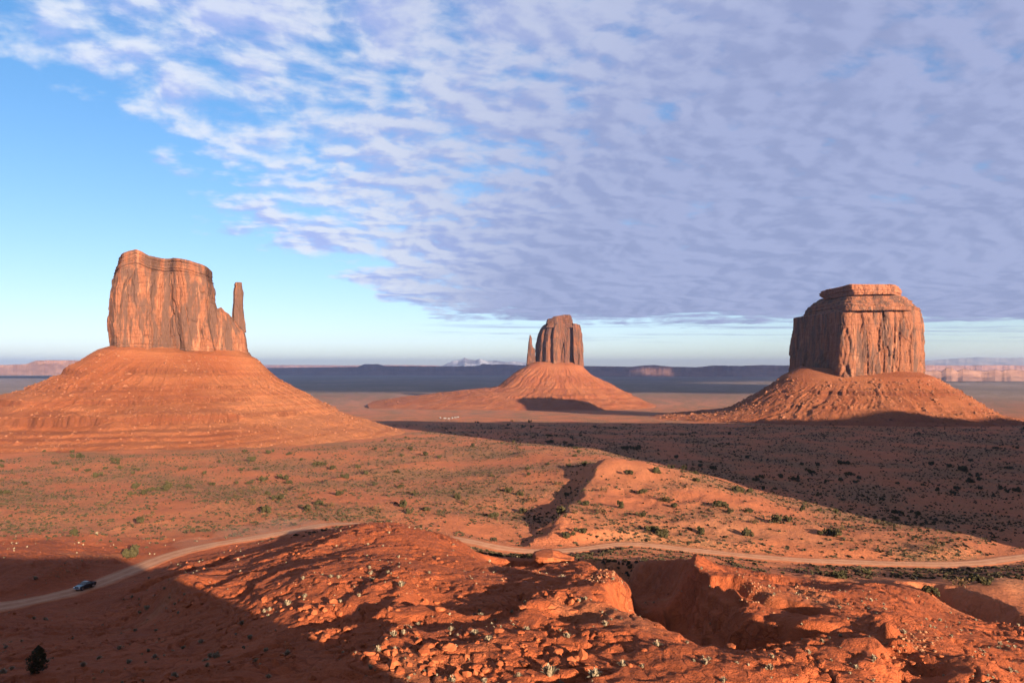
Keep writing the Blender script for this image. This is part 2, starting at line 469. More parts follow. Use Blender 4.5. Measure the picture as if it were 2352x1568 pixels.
def plain(name, col, rough=0.9, spec=0.2, metal=0.0):
    m, T, b = new_mat(name, rough, spec)
    b.inputs['Base Color'].default_value = (*col, 1); b.inputs['Metallic'].default_value = metal
    return m

def mat_ground():
    m, T, b = new_mat('desert_soil')
    at = T.node('ShaderNodeAttribute', attribute_name='Col')
    pos = T.node('ShaderNodeNewGeometry').outputs['Position']
    n1 = T.noise(pos, 0.07, 4.0, 0.6); n2 = T.noise(pos, 0.9, 4.0, 0.62); n3 = T.noise(pos, 5.0, 3.0, 0.6)
    v = T.m('ADD', T.m('MULTIPLY', n1, 0.5), T.m('ADD', T.m('MULTIPLY', n2, 0.6), T.m('MULTIPLY', n3, 0.35)))
    g = T.m('ADD', T.m('MULTIPLY', T.m('SUBTRACT', v, 0.72), 1.15), 1.0)
    c = T.mix(1.0, at.outputs['Color'], T.comb(g, g, g), 'MULTIPLY')
    # dry scrub and gravel too small to tell apart
    sp = T.noise(pos, 0.62, 5.0, 0.78)
    veg = at.outputs['Alpha']
    vf = T.ss(T.m('ADD', sp, T.m('MULTIPLY', T.m('SUBTRACT', veg, 0.5), 0.42)), 0.49, 0.56)
    vf = T.m('MULTIPLY', vf, T.m('MULTIPLY', T.ss(veg, 0.0, 0.15), 0.55))
    vc = T.mix(T.noise(pos, 0.15, 2.0), (0.055, 0.038, 0.019), (0.155, 0.098, 0.052))
    c = T.mix(vf, c, vc)
    dots = T.m('MULTIPLY', T.ss(T.voro(pos, 0.42), 0.34, 0.20), T.ss(T.m('ADD', veg, T.m('MULTIPLY', T.noise(pos, 0.11, 3.0), 0.7)), 0.55, 0.95))
    c = T.mix(T.m('MULTIPLY', dots, 0.75), c, (0.040, 0.029, 0.014))
    T.put(b.inputs['Base Color'], c)
    crk = T.voro(T.vm('ADD', pos, T.vm('SCALE', T.comb(n2, n3, n1), 1.2)), 0.55, 'DISTANCE_TO_EDGE')
    h = T.m('ADD', T.m('MULTIPLY', n2, 0.7), T.m('MULTIPLY', n3, 0.35))
    h = T.m('ADD', h, T.m('MULTIPLY', T.ss(crk, 0.0, 0.09), T.m('MULTIPLY', T.ss(n1, 0.42, 0.6), 0.30)))
    h = T.m('ADD', h, T.m('MULTIPLY', T.noise(pos, 13.0, 3.0, 0.7), 0.10))
    bump(T, b, h, 0.7, 1.0)
    return m

def mat_cliff(name='sandstone_cliff', tint=1.0, varn=(0.55, 0.68, 0.8)):
    m, T, b = new_mat(name)
    tn = lambda c: tuple(k*tint for k in c)
    pos = T.node('ShaderNodeNewGeometry').outputs['Position']
    x, y, z = T.sep(pos)
    ps = T.comb(x, y, T.m('MULTIPLY', z, 0.16))
    streak = T.noise(ps, 0.11, 5.0, 0.6, 0.4)
    blot = T.noise(T.comb(x, y, T.m('MULTIPLY', z, 0.5)), 0.045, 4.0, 0.6)
    fine = T.noise(T.comb(x, y, T.m('MULTIPLY', z, 0.35)), 0.7, 4.0, 0.6)
    layers = T.noise(T.comb(T.m('MULTIPLY', x, 0.02), T.m('MULTIPLY', y, 0.02), z), 0.55, 4.0, 0.65)
    base = T.mix(T.ss(fine, 0.3, 0.7), tn((0.20, 0.072, 0.038)), tn((0.28, 0.108, 0.059)))
    base = T.mix(T.m('MULTIPLY', T.ss(layers, 0.5, 0.62), 0.5), base, tn((0.145, 0.048, 0.026)))
    var = T.ss(T.m('ADD', T.m('MULTIPLY', streak, 0.75), T.m('MULTIPLY', blot, 0.45)), varn[0], varn[1])
    base = T.mix(T.m('MULTIPLY', var, varn[2]), base, tn((0.085, 0.050, 0.040)))
    fresh = T.ss(T.noise(ps, 0.16, 3.0, 0.5), 0.58, 0.68)
    base = T.mix(T.m('MULTIPLY', fresh, 0.6), base, tn((0.38, 0.165, 0.092)))
    T.put(b.inputs['Base Color'], base)
    h = T.m('ADD', T.m('MULTIPLY', fine, 0.7), T.m('MULTIPLY', T.noise(ps, 0.35, 4.0, 0.6), 1.4))
    bump(T, b, h, 1.6, 0.9)
    return m

def mat_talus():
    m, T, b = new_mat('talus_scree')
    at = T.node('ShaderNodeAttribute', attribute_name='Col')
    pos = T.node('ShaderNodeNewGeometry').outputs['Position']
    x, y, z = T.sep(pos)
    n1 = T.noise(pos, 0.05, 4.0, 0.6); n2 = T.noise(pos, 0.5, 4.0, 0.65)
    layers = T.noise(T.comb(T.m('MULTIPLY', x, 0.012), T.m('MULTIPLY', y, 0.012), z), 0.28, 4.0, 0.6)
    g = T.m('ADD', T.m('MULTIPLY', T.m('SUBTRACT', T.m('ADD', T.m('MULTIPLY', n1, 0.5), T.m('MULTIPLY', n2, 0.6)), 0.55), 0.9), 1.0)
    c = T.mix(1.0, at.outputs['Color'], T.comb(g, g, g), 'MULTIPLY')
    c = T.mix(T.m('MULTIPLY', T.ss(layers, 0.48, 0.66), 0.45), c, (0.135, 0.034, 0.015))
    sp = T.voro(pos, 0.33)
    c = T.mix(T.m('MULTIPLY', T.ss(sp, 0.22, 0.10), T.ss(T.noise(pos, 0.045, 3.0), 0.45, 0.62)), c, (0.26, 0.115, 0.062))
    T.put(b.inputs['Base Color'], c)
    h = T.m('ADD', T.m('MULTIPLY', n2, 1.0), T.m('MULTIPLY', T.noise(pos, 2.0, 2.0), 0.3))
    bump(T, b, h, 1.6, 0.9)
    return m

def mat_simple_noise(name, c1, c2, scale, bumpd=0.0, stretch=(1, 1, 1), lo=0.35, hi=0.65, detail=4.0):
    m, T, b = new_mat(name)
    pos = T.node('ShaderNodeNewGeometry').outputs['Position']
    pos = T.vm('MULTIPLY', pos, stretch)
    n = T.noise(pos, scale, detail, 0.6)
    T.put(b.inputs['Base Color'], T.mix(T.ss(n, lo, hi), c1, c2))
    if bumpd: bump(T, b, n, bumpd, 0.8)
    return m

M_GROUND = mat_ground(); M_CLIFF = mat_cliff('sandstone_cliff', 0.68); M_TALUS = mat_talus()
M_CAP = mat_cliff('pale_cap_sandstone', 0.95, (0.62, 0.75, 0.5)); M_CLIFF_W = mat_cliff('varnished_cloud_dimmed_sandstone', 0.66, (0.52, 0.64, 0.8)); M_CLIFF_E = mat_cliff('cloud_dimmed_sandstone', 0.46, (0.52, 0.66, 0.7))  # west and east cliffs: same rock, colour darkened for partial shade from clouds
def mat_road():
    m, T, b = new_mat('graded_dirt')
    at = T.node('ShaderNodeAttribute', attribute_name='Col')
    k, al, _ = T.sep(at.outputs['Color'])                 # across the road -1..1 mapped to 0..1, and along it
    pos = T.node('ShaderNodeNewGeometry').outputs['Position']
    n = T.noise(pos, 0.35, 4.0, 0.65); n2 = T.noise(pos, 2.5, 3.0, 0.6)
    kk = T.m('ABSOLUTE', T.m('SUBTRACT', T.m('ADD', k, T.m('MULTIPLY', T.m('SUBTRACT', n, 0.5), 0.10)), 0.5))
    rut = T.m('MULTIPLY', T.ss(kk, 0.10, 0.16), T.ss(kk, 0.30, 0.24))
    c = T.mix(T.ss(n, 0.35, 0.65), (0.27, 0.118, 0.062), (0.34, 0.160, 0.090))
    c = T.mix(T.m('MULTIPLY', rut, 0.6), c, (0.39, 0.20, 0.122))
    c = T.mix(T.ss(T.m('ADD', kk, T.m('MULTIPLY', T.m('SUBTRACT', n2, 0.5), 0.22)), 0.34, 0.46), c, (0.30, 0.092, 0.040))
    T.put(b.inputs['Base Color'], c)
    bump(T, b, T.m('ADD', n2, n), 0.12, 0.8)
    return m
M_ROAD = mat_road()
M_ROCK = mat_simple_noise('red_rock', (0.185, 0.043, 0.015), (0.26, 0.074, 0.029), 1.3, 0.12)
M_PALE = mat_simple_noise('pale_rock', (0.19, 0.072, 0.034), (0.26, 0.125, 0.068), 1.3, 0.12)
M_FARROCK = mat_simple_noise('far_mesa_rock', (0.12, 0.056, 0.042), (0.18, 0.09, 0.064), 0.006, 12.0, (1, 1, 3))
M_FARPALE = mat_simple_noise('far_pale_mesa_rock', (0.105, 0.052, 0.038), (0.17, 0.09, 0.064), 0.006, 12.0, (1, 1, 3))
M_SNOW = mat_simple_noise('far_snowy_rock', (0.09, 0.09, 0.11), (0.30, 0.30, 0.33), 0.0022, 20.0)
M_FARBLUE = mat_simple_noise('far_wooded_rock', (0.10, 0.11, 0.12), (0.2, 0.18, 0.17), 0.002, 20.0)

def mat_leaf(name, c1, c2):
    m, T, b = new_mat(name)
    oi = T.node('ShaderNodeObjectInfo').outputs['Random']
    pos = T.node('ShaderNodeNewGeometry').outputs['Position']
    n = T.noise(pos, 3.0, 2.0)
    T.put(b.inputs['Base Color'], T.mix(T.m('ADD', T.m('MULTIPLY', n, 0.7), T.m('MULTIPLY', oi, 0.3)), c1, c2))
    return m
M_JUNIPER = mat_leaf('juniper_foliage', (0.020, 0.019, 0.008), (0.056, 0.043, 0.018))
M_DRY = mat_leaf('dry_brush', (0.045, 0.027, 0.012), (0.095, 0.055, 0.026))
M_TUFT = mat_leaf('pale_sage', (0.13, 0.098, 0.062), (0.27, 0.205, 0.135))
M_GRASS = mat_leaf('dry_grass', (0.065, 0.040, 0.021), (0.125, 0.080, 0.044))
M_SCRUB = mat_leaf('low_scrub', (0.017, 0.0135, 0.007), (0.046, 0.034, 0.018))
M_WOOD = plain('juniper_wood', (0.14, 0.09, 0.06))

# ------------------------------------------------------------------ the ground: one sheet to the horizon
def build_ground():
    t = np.linspace(-0.80, 0.80, 900)
    az_f = np.arctan(t)                                    # 0 = straight ahead, positive to the right
    a0 = az_f[-1]; rest = np.linspace(a0, 2*math.pi-a0, 104)[1:-1]
    az = np.concatenate([az_f, rest]); nu = len(az)
    rr = np.concatenate([[0.5], np.geomspace(2, 52, 26)[:-1], np.geomspace(52, 300, 370)[:-1], np.geomspace(300, 900, 120)[:-1], np.geomspace(900, 34000, 90)])
    A, R = np.meshgrid(az, rr)
    X = R*np.sin(A); Y = R*np.cos(A)
    x = X.ravel(); y = Y.ravel()
    z = np.empty_like(x)
    for c in range(0, len(x), 200000): z[c:c+200000] = height(x[c:c+200000], y[c:c+200000])
    zz, Ye, r = macro(x, y)
    bare = bare_mask(x, y, zz, Ye)
    n1 = fbm(x/60., y/60., 4, 201)[:, None]; n2 = fbm(x/14., y/14., 3, 202)[:, None]
    red = np.array([0.255, 0.060, 0.021]); sand = np.array([0.33, 0.100, 0.043]); tan = np.array([0.31, 0.120, 0.056])
    c = red*bare[:, None] + (1-bare[:, None])*(sand + (tan-sand)*np.clip(0.4+1.2*n1, 0, 1))
    c = c*(1+0.22*n2)
    pal = sstep(fbm(x/18., y/30., 3, 205), 0.25, 0.5)[:, None]*bare[:, None]
    c = c*(1-0.5*pal)+0.5*pal*np.array([0.26, 0.098, 0.046])
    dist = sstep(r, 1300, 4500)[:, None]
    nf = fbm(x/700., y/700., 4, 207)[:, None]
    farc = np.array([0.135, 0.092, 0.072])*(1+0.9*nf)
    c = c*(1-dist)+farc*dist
    veg = (0.55+0.75*n1[:, 0]+0.25*n2[:, 0])*(1-bare)
    # bare sand dome and drifts along the road
    dx = (x-(1450-PX0)/F*405)/28; dy = (y-402)/34
    dome = np.exp(-(dx*dx+dy*dy))
    sx = (x-(1760-PX0)/F*278)/42; sy = (y-280)/13
    dune = np.exp(-(sx*sx+sy*sy))
    veg = veg*(1-np.clip(1.4*dome, 0, 1))*(1-np.clip(1.2*dune, 0, 0.9))
    lob = np.exp(-(((x+150)/60)**2+((y-262)/32)**2))
    veg = veg*(1-0.6*lob)
    veg = np.clip(veg, 0, 1)*(0.35+0.65*sstep(r, 200, 330))
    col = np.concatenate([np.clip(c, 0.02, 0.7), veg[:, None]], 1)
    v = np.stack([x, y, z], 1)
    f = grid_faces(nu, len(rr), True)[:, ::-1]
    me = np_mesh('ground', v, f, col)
    o = link('ground', me, M_GROUND); tag(o, 'red desert ground with ridges, washes and a wide scrub plain', kind='structure')
    return o
build_ground()

def build_road():
    P = ROAD_W; n = len(P)
    d = np.gradient(P[:, :2], axis=0); d /= np.linalg.norm(d, axis=1)[:, None]
    nrm = np.stack([-d[:, 1], d[:, 0]], 1)
    s = np.arange(n)
    vs = []; cs_ = []
    ks = np.linspace(-1, 1, 17)
    for k in ks:
        w = 3.7+0.9*perlin(s*0.09, np.full(n, 1.0+k), 5)+0.35*perlin(s*0.4, np.full(n, 3.0+k), 6)
        p = P[:, :2]+nrm*(w*k)[:, None]
        zc = P[:, 2]+0.10-0.19*abs(k)**5-0.06*np.exp(-((abs(k)-0.4)/0.12)**2)
        vs.append(np.column_stack([p, zc])); cs_.append(np.column_stack([np.full(n, 0.5+0.5*k), s/n, 0*s, 0*s+1]))
    v = np.stack(vs, 1).reshape(-1, 3)
    f = grid_faces(len(ks), n)
    o = link('dirt_road', np_mesh('dirt_road', v, f, np.stack(cs_, 1).reshape(-1, 4)), M_ROAD)
    tag(o, 'pale graded dirt road winding across the red valley', kind='structure')
build_road()

# ------------------------------------------------------------------ buttes
class Frame:
    def __init__(s, pxc, Yc):
        s.Y = Yc; s.x = (pxc-PX0)/F*Yc; s.psi = math.atan2(s.x, Yc)
        s.e1 = np.array([math.cos(s.psi), -math.sin(s.psi)]); s.e2 = np.array([math.sin(s.psi), math.cos(s.psi)])
    def a(s, px):
        t = (np.asarray(px, float)-PX0)/F
        return (t*s.Y-s.x)/(math.cos(s.psi)+t*math.sin(s.psi))
    def z(s, py, a=0.0, db=0.0):
        return CAM_H-(np.asarray(py, float)-PY0)/F*(s.Y+db*math.cos(s.psi)-np.asarray(a)*math.sin(s.psi))
    def xy(s, a, b):
        return s.x+a*s.e1[0]+b*s.e2[0], s.Y+a*s.e1[1]+b*s.e2[1]

def resample(poly, n, smooth=3):
    P = np.array(poly, float); P = np.vstack([P, P[:1]])
    L = np.concatenate([[0], np.cumsum(np.hypot(*np.diff(P, axis=0).T))])
    s = np.linspace(0, L[-1], n, endpoint=False)
    Q = np.column_stack([np.interp(s, L, P[:, 0]), np.interp(s, L, P[:, 1])])
    for _ in range(smooth):
        Q = (np.roll(Q, 1, 0)+2*Q+np.roll(Q, -1, 0))/4
    return Q

def cliff(name, fr, L, R, sky, poly, hd, parent, base_py, NU=560, NV=150, amp=1.0, col_w=14.0, seed=0, smooth=8, bed=(0.12, 0.86), b0=0.0, top_r=(0.985, 0.95, 0.85, 0.65, 0.4, 0.0), mat=None, ledge=0.0):
    Q = resample(poly, NU, smooth)
    L = sorted(L); R = sorted(R)
    ly = np.array([p[0] for p in L]); lx = fr.a(np.array([p[1] for p in L])); ry = np.array([p[0] for p in R]); rx = fr.a(np.array([p[1] for p in R]))
    topy = min(ly[0], ry[0])
    if sky:
        sx = fr.a(np.array([p[0] for p in sky])); sy = np.array([p[1] for p in sky], float)
    pyb = base_py
    t = np.linspace(0, 1, NV)
    PYt = pyb+t*(topy-pyb)
    l = np.interp(PYt, ly, lx); r = np.interp(PYt, ry, rx)
    hw = (r-l)/2; cx = (r+l)/2
    hw0 = hw[NV//3]
    hdv = np.interp(t, [0, 1], [1.0, 0.92])*hd if np.isscalar(hd) else np.interp(PYt, [h[0] for h in sorted(hd)], [h[1] for h in sorted(hd)])
    tx = np.roll(Q, -1, 0)-np.roll(Q, 1, 0)
    tx[:, 0] *= hw0; tx[:, 1] *= np.median(hdv)
    nrm = np.column_stack([tx[:, 1], -tx[:, 0]]); nrm /= np.linalg.norm(nrm, axis=1)[:, None]
    if (nrm*Q).sum() < 0: nrm = -nrm
    W = np.column_stack([Q[:, 0]*hw0, Q[:, 1]*np.median(hdv)])
    s = np.concatenate([[0], np.cumsum(np.hypot(*np.diff(W, axis=0).T))])
    S, TT = np.meshgrid(s, t)
    db = b0-0.85*float(np.median(hdv))
    zb = fr.z(pyb, 0.0, db); ztop_mean = fr.z(topy, 0.0, db); Hh = ztop_mean-zb
    ZC = TT*Hh
    # joints and columns
    k = col_w
    big = fbm(S/(2.2*k), ZC/(9*k), 3, seed)
    colm = perlin(S/(1.1*k)+0.25*perlin(S/k, ZC/(4*k), seed+5), ZC/(12*k), seed+7)
    crk = np.exp(-(perlin(S/(1.25*k), ZC/(16*k), seed+11)/0.030)**2)*sstep(perlin(S/(2*k), ZC/(5*k), seed+12), -0.35, 0.1)
    crk2 = np.exp(-(perlin(S/(0.42*k), ZC/(5*k), seed+13)/0.05)**2)*sstep(perlin(S/k, ZC/(2*k), seed+14), 0.0, 0.4)
    cv, ce = cells(S/(0.55*k)+0.3*perlin(S/k, ZC/k, seed+3), ZC/(2.6*k), seed+17)
    cv4, ce4 = cells(S/(1.1*k)+0.2*perlin(S/k, ZC/k, seed+4), ZC/(1.5*k), seed+18)
    cv2, ce2 = cells(S/(0.2*k), ZC/(0.5*k), seed+19)
    mid = sstep(TT, bed[0]*0.6, bed[0]*1.4)*(1-sstep(TT, bed[1], min(bed[1]+0.06, 1.0)))
    lay = perlin(ZC/(0.16*k)+0.15*perlin(S/k, ZC/k, seed+21), S/(6*k), seed+23)+0.6*perlin(ZC/(0.07*k), S/(3*k), seed+24)
    D = amp*(0.26*k*big + mid*(0.12*k*colm - 0.30*k*crk - 0.09*k*crk2 + 0.20*k*(cv-0.5)*sstep(ce, 0.0, 0.05) + 0.05*k*(cv2-0.5)*sstep(ce2, 0.0, 0.08) + 0.10*k*(cv4-0.5))
             + (1-mid)*(0.085*k*lay + 0.04*k*(cv2-0.5) - 0.05*k*crk))
    if ledge:                                  # bedding shelves that overhang
        q = ZC/ledge; D = D + (1-mid)*0.20*k*(q-np.floor(q)-0.5)
    Aa = cx[:, None]+Q[None, :, 0]*hw[:, None]+D*nrm[None, :, 0]
    Bb = b0+Q[None, :, 1]*hdv[:, None]+D*nrm[None, :, 1]
    if sky: zt = fr.z(np.interp(Aa, sx, sy), 0.0, db)
    else: zt = np.full(Aa.shape, ztop_mean)
    Zz = zb+TT*(zt-zb)
    rowsA, rowsB, rowsZ = [Aa], [Bb], [Zz]
    ca, cb = Aa[-1].mean(), Bb[-1].mean()
    for i, kf in enumerate(top_r):
        a_ = ca+(Aa[-1]-ca)*kf; b_ = cb+(Bb[-1]-cb)*kf
        zt = fr.z(np.interp(a_, sx, sy), 0.0, db) if sky else np.full(a_.shape, ztop_mean)
        zt = zt+0.05*k*fbm(a_/k*1.5, b_/k*1.5, 3, seed+31)
        rowsA.append(a_[None]); rowsB.append(b_[None]); rowsZ.append(zt[None])
    Aa = np.vstack(rowsA); Bb = np.vstack(rowsB); Zz = np.vstack(rowsZ)
    X, Y = fr.xy(Aa, Bb)
    v = np.stack([X.ravel(), Y.ravel(), Zz.ravel()], 1)
    f = grid_faces(NU, Aa.shape[0], True)
    # outward winding
    c = v.mean(0); a0 = v[f[NU*(NV//2)]]
    n = np.cross(a0[1]-a0[0], a0[2]-a0[0])
    if np.dot(n, a0[0]-c) < 0: f = f[:, ::-1]
    return link(name, np_mesh(name, v, f), mat or M_CLIFF, parent)

ROCKS = []
def make_rocks():
    for i in range(10):
        bm = bmesh.new(); bmesh.ops.create_icosphere(bm, subdivisions=1 if i < 6 else 2, radius=1.0)
        rs = np.random.default_rng(100+i)
        # chop the ball with random planes for angular faces
        planes = rs.normal(size=(9, 3)); planes /= np.linalg.norm(planes, axis=1)[:, None]
        offs = rs.uniform(0.55, 0.85, 9); sc = np.array([1.0, rs.uniform(0.65, 1.0), rs.uniform(0.5, 0.85)])
        for v in bm.verts:
            p = np.array(v.co)
            for n, o in zip(planes, offs):
                d = p@n-o
                if d > 0: p = p-n*d
            p = p*sc*(1+0.06*rs.normal())
            v.co = p
        me = bpy.data.meshes.new('rock'); bm.to_mesh(me); bm.free(); me.shade_flat()
        ROCKS.append(me)
make_rocks()
def mesh_arrays(me):
    v = np.empty(len(me.vertices)*3); me.vertices.foreach_get('co', v)
    me.calc_loop_triangles(); t = np.empty(len(me.loop_triangles)*3, np.int32); me.loop_triangles.foreach_get('vertices', t)
    return v.reshape(-1, 3), t.reshape(-1, 3)
ROCK_A = [mesh_arrays(m) for m in ROCKS]

def rot_z(v, a):
    c, s = math.cos(a), math.sin(a)
    return np.column_stack([v[:, 0]*c-v[:, 1]*s, v[:, 0]*s+v[:, 1]*c, v[:, 2]])

def scatter_mesh(name, arrs, pts, sizes, rng, squash=None):
    vs, fs, off = [], [], 0
    for i, (p, s) in enumerate(zip(pts, sizes)):
        v, f = arrs[rng.integers(len(arrs))]
        w = rot_z(v, rng.uniform(0, 6.28))*s
        if squash is not None: w[:, 2] *= squash[i]
        vs.append(w+p); fs.append(f+off); off += len(v)
    return np_mesh(name, np.vstack(vs), np.vstack(fs), flat=True)

def copies(name, meshes_by_mat, mats, pts, sizes, rng, parent=None, tilt=0.3):
    out = []
    for p, s in zip(pts, sizes):
        me = meshes_by_mat[rng.integers(len(meshes_by_mat))]
        o = bpy.data.objects.new(name, me); COL.objects.link(o)
        o.location = p; o.scale = (s*rng.uniform(0.85, 1.15), s*rng.uniform(0.85, 1.15), s*rng.uniform(0.8, 1.2))
        o.rotation_euler = (rng.uniform(-tilt, tilt), rng.uniform(-tilt, tilt), rng.uniform(0, 6.28))
        if parent is not None: o.parent = parent
        out.append(o)
    return out

def with_mat(meshes, mat):
    r = []
    for m in meshes:
        c = m.copy(); c.materials.clear(); c.materials.append(mat); r.append(c)
    return r
ROCK_RED = with_mat(ROCKS, M_ROCK); ROCK_PALE = with_mat(ROCKS, M_PALE); M_BLOCK = mat_simple_noise('fallen_block_rock', (0.105, 0.036, 0.018), (0.19, 0.075, 0.040), 0.4, 0.3)
ROCK_TALUS = with_mat(ROCKS, M_BLOCK)

def talus(fr, left, right, front, hw, hd, b0, ac, parent, seed=0, ter=(9.0, 0.5), ledges=(), low=None, gul=1.0, NU=620, NV=190, rocks=900, rk=(0.5, 2.2), big=40, col=((0.155, 0.041, 0.016), (0.235, 0.085, 0.038)), pale_side=0.0):
    """apron round the cliff foot. left/right: photograph profile points, front: (distance, z) pairs"""
    def prof(pts, sgn):
        a = fr.a(np.array([p[0] for p in pts])); z = fr.z(np.array([p[1] for p in pts]), a)
        return (a-a[0])*sgn, z
    dl, zl = prof(left, -1); dr, zr = prof(right, 1)
    df, zf = np.array(front, float).T
    nf_ = int(NU*0.8); th = np.concatenate([np.linspace(math.pi*0.97, math.pi*2.03, nf_, endpoint=False), np.linspace(math.pi*2.03, math.pi*2.97, NU-nf_, endpoint=False)])
    dmax = max(dl[-1], dr[-1], df[-1])
    d = np.concatenate([np.linspace(-0.35*min(hw, hd), 0, 14)[:-1], dmax*(np.linspace(0, 1, NV)**1.25)])
    TH, DD = np.meshgrid(th, d)
    cs, sn = np.cos(TH), np.sin(TH)
    p = 2.0
    wR = np.maximum(cs, 0)**p; wL = np.maximum(-cs, 0)**p; wF = 1-wR-wL
    def ex(dd, D, Z):
        sl = (Z[-1]-Z[-2])/(D[-1]-D[-2]); sl = min(sl, -0.15)
        up = (Z[1]-Z[0])/(D[1]-D[0])
        return np.where(dd > D[-1], Z[-1]+sl*(dd-D[-1]), np.where(dd < 0, Z[0]+up*dd*0.5, np.interp(dd, D, Z)))
    Z = wR*ex(DD, dr, zr)+wL*ex(DD, dl, zl)+wF*ex(DD, df, zf)
    n = 4.0   # superellipse foot of the cliff
    R0 = 1.0/((np.abs(cs)/hw)**n+(np.abs(sn)/hd)**n)**(1/n)
    RR = R0+DD
    A = ac+RR*cs; B = b0+RR*sn
    X, Y = fr.xy(A, B)
    live = sstep(DD, 2, 40)
    arc = TH*(0.6*hw+0.4*hd+60)
    rid = ridged(arc/19.+0.6*perlin(X/40, Y/40, seed+1), DD/260., 4, seed+2, 0.6)
    Z = Z+live*gul*(2.6*(rid-0.2)*(1-0.5*sstep(DD, 0.5*dmax, dmax)) + 2.6*fbm(X/60., Y/60., 4, seed+3) + 1.5*fbm(X/11., Y/11., 4, seed+4, 0.6))
    # hard beds stand out as ledges
    def terr(Z, step, amt, msk, sd):
        q = (Z+1.5*fbm(X/80., Y/80., 2, sd))/step; fr_ = q-np.floor(q)
        return Z+msk*amt*((np.floor(q)+sstep(fr_, 0.62, 0.98))*step-q*step)
    mk = sstep(fbm(X/90., Y/90., 2, seed+8), -0.25, 0.25)
    Z = terr(Z, ter[0], ter[1], mk*live*0.5, seed+9)
    for li, (z0, lh, lw, side) in enumerate(ledges):
        zz = z0+1.2*perlin(X/70., Y/70., seed+40+li)
        m_ = live*sstep(fbm(X/60., Y/60., 2, seed+50+li), -0.45, 0.0)*sstep(side*cs, -0.9, -0.2)
        Z = Z+m_*lh*(sstep(Z, zz-0.5, zz+0.5)-np.clip((Z-zz+lw)/(2*lw), 0, 1))
    if low is not None:
        Z = terr(Z, low[1], low[2], (1-sstep(Z, low[0]-3, low[0]+3))*sstep(-cs, *low[3]), seed+10)
    cv, ce = cells(X/4., Y/4., seed+12)
    Z = Z+live*sstep(fbm(X/35., Y/35., 3, seed+13), 0.05, 0.4)*1.6*(cv-0.3)*sstep(ce, 0, 0.3)
    cv3, ce3 = cells(X/2.2, Y/2.2, seed+14)
    Z = Z+live*sstep(fbm(X/50., Y/50., 3, seed+16), -0.05, 0.3)*0.9*(cv3-0.4)*sstep(ce3, 0, 0.3)
    c1, c2 = np.array(col[0]), np.array(col[1])
    w = np.clip(0.25+0.9*fbm(X/70., Y/70., 4, seed+15)+pale_side*sstep(cs, 0.1, 0.6)*sstep(DD, 20, 90), 0, 1)[..., None]
    w2 = np.clip(0.3+0.5*rid, 0, 1)[..., None]*0.35
    C = c1*(1-w)+c2*w; C = C*(1-w2)+w2*np.array([0.24, 0.088, 0.040])
    steep = np.zeros_like(Z); steep[1:-1] = -(Z[2:]-Z[:-2])/np.maximum(DD[2:]-DD[:-2], 1e-3)
    sw = (sstep(steep, 0.75, 1.3)*live)[..., None]*0.75     # bedrock of the ledges is darker than the scree
    C = C*(1-sw)+sw*np.array([0.075, 0.023, 0.012])
    C = np.concatenate([C, np.ones(C.shape[:2]+(1,))], -1)
    v = np.stack([X.ravel(), Y.ravel(), Z.ravel()], 1)
    f = grid_faces(NU, len(d), True)[:, ::-1]
    o = link('talus_slope', np_mesh('talus_slope', v, f, C.reshape(-1, 4)), M_TALUS, parent)
    # fallen blocks
    rng = np.random.default_rng(seed+77)
    g = height(X.ravel(), Y.ravel(), False)
    cand = np.nonzero((Z.ravel() > g+0.5) & (DD.ravel() > 4) & (sn.ravel() < 0.25))[0]
    wgt = np.exp(2.2*fbm(X.ravel()[cand]/45., Y.ravel()[cand]/45., 3, seed+21))*(RR.ravel()[cand])
    pick = rng.choice(cand, size=min(rocks, len(cand)), replace=False, p=wgt/wgt.sum())
    sz = rk[0]+(rk[1]-rk[0])*rng.uniform(0, 1, len(pick))**3.0
    order = np.argsort(-sz); pick = pick[order]; sz = sz[order]
    pts = v[pick]-np.column_stack([0*sz, 0*sz, 0.15*sz])
    copies('boulder', ROCK_TALUS, None, pts[:big], sz[:big]*1.25, rng, o)
    me = scatter_mesh('scattered_rocks', ROCK_A[:6], pts[big:], sz[big:], rng)
    r = link('scattered_rocks', me, M_BLOCK, o); r['kind'] = 'stuff'
    return o

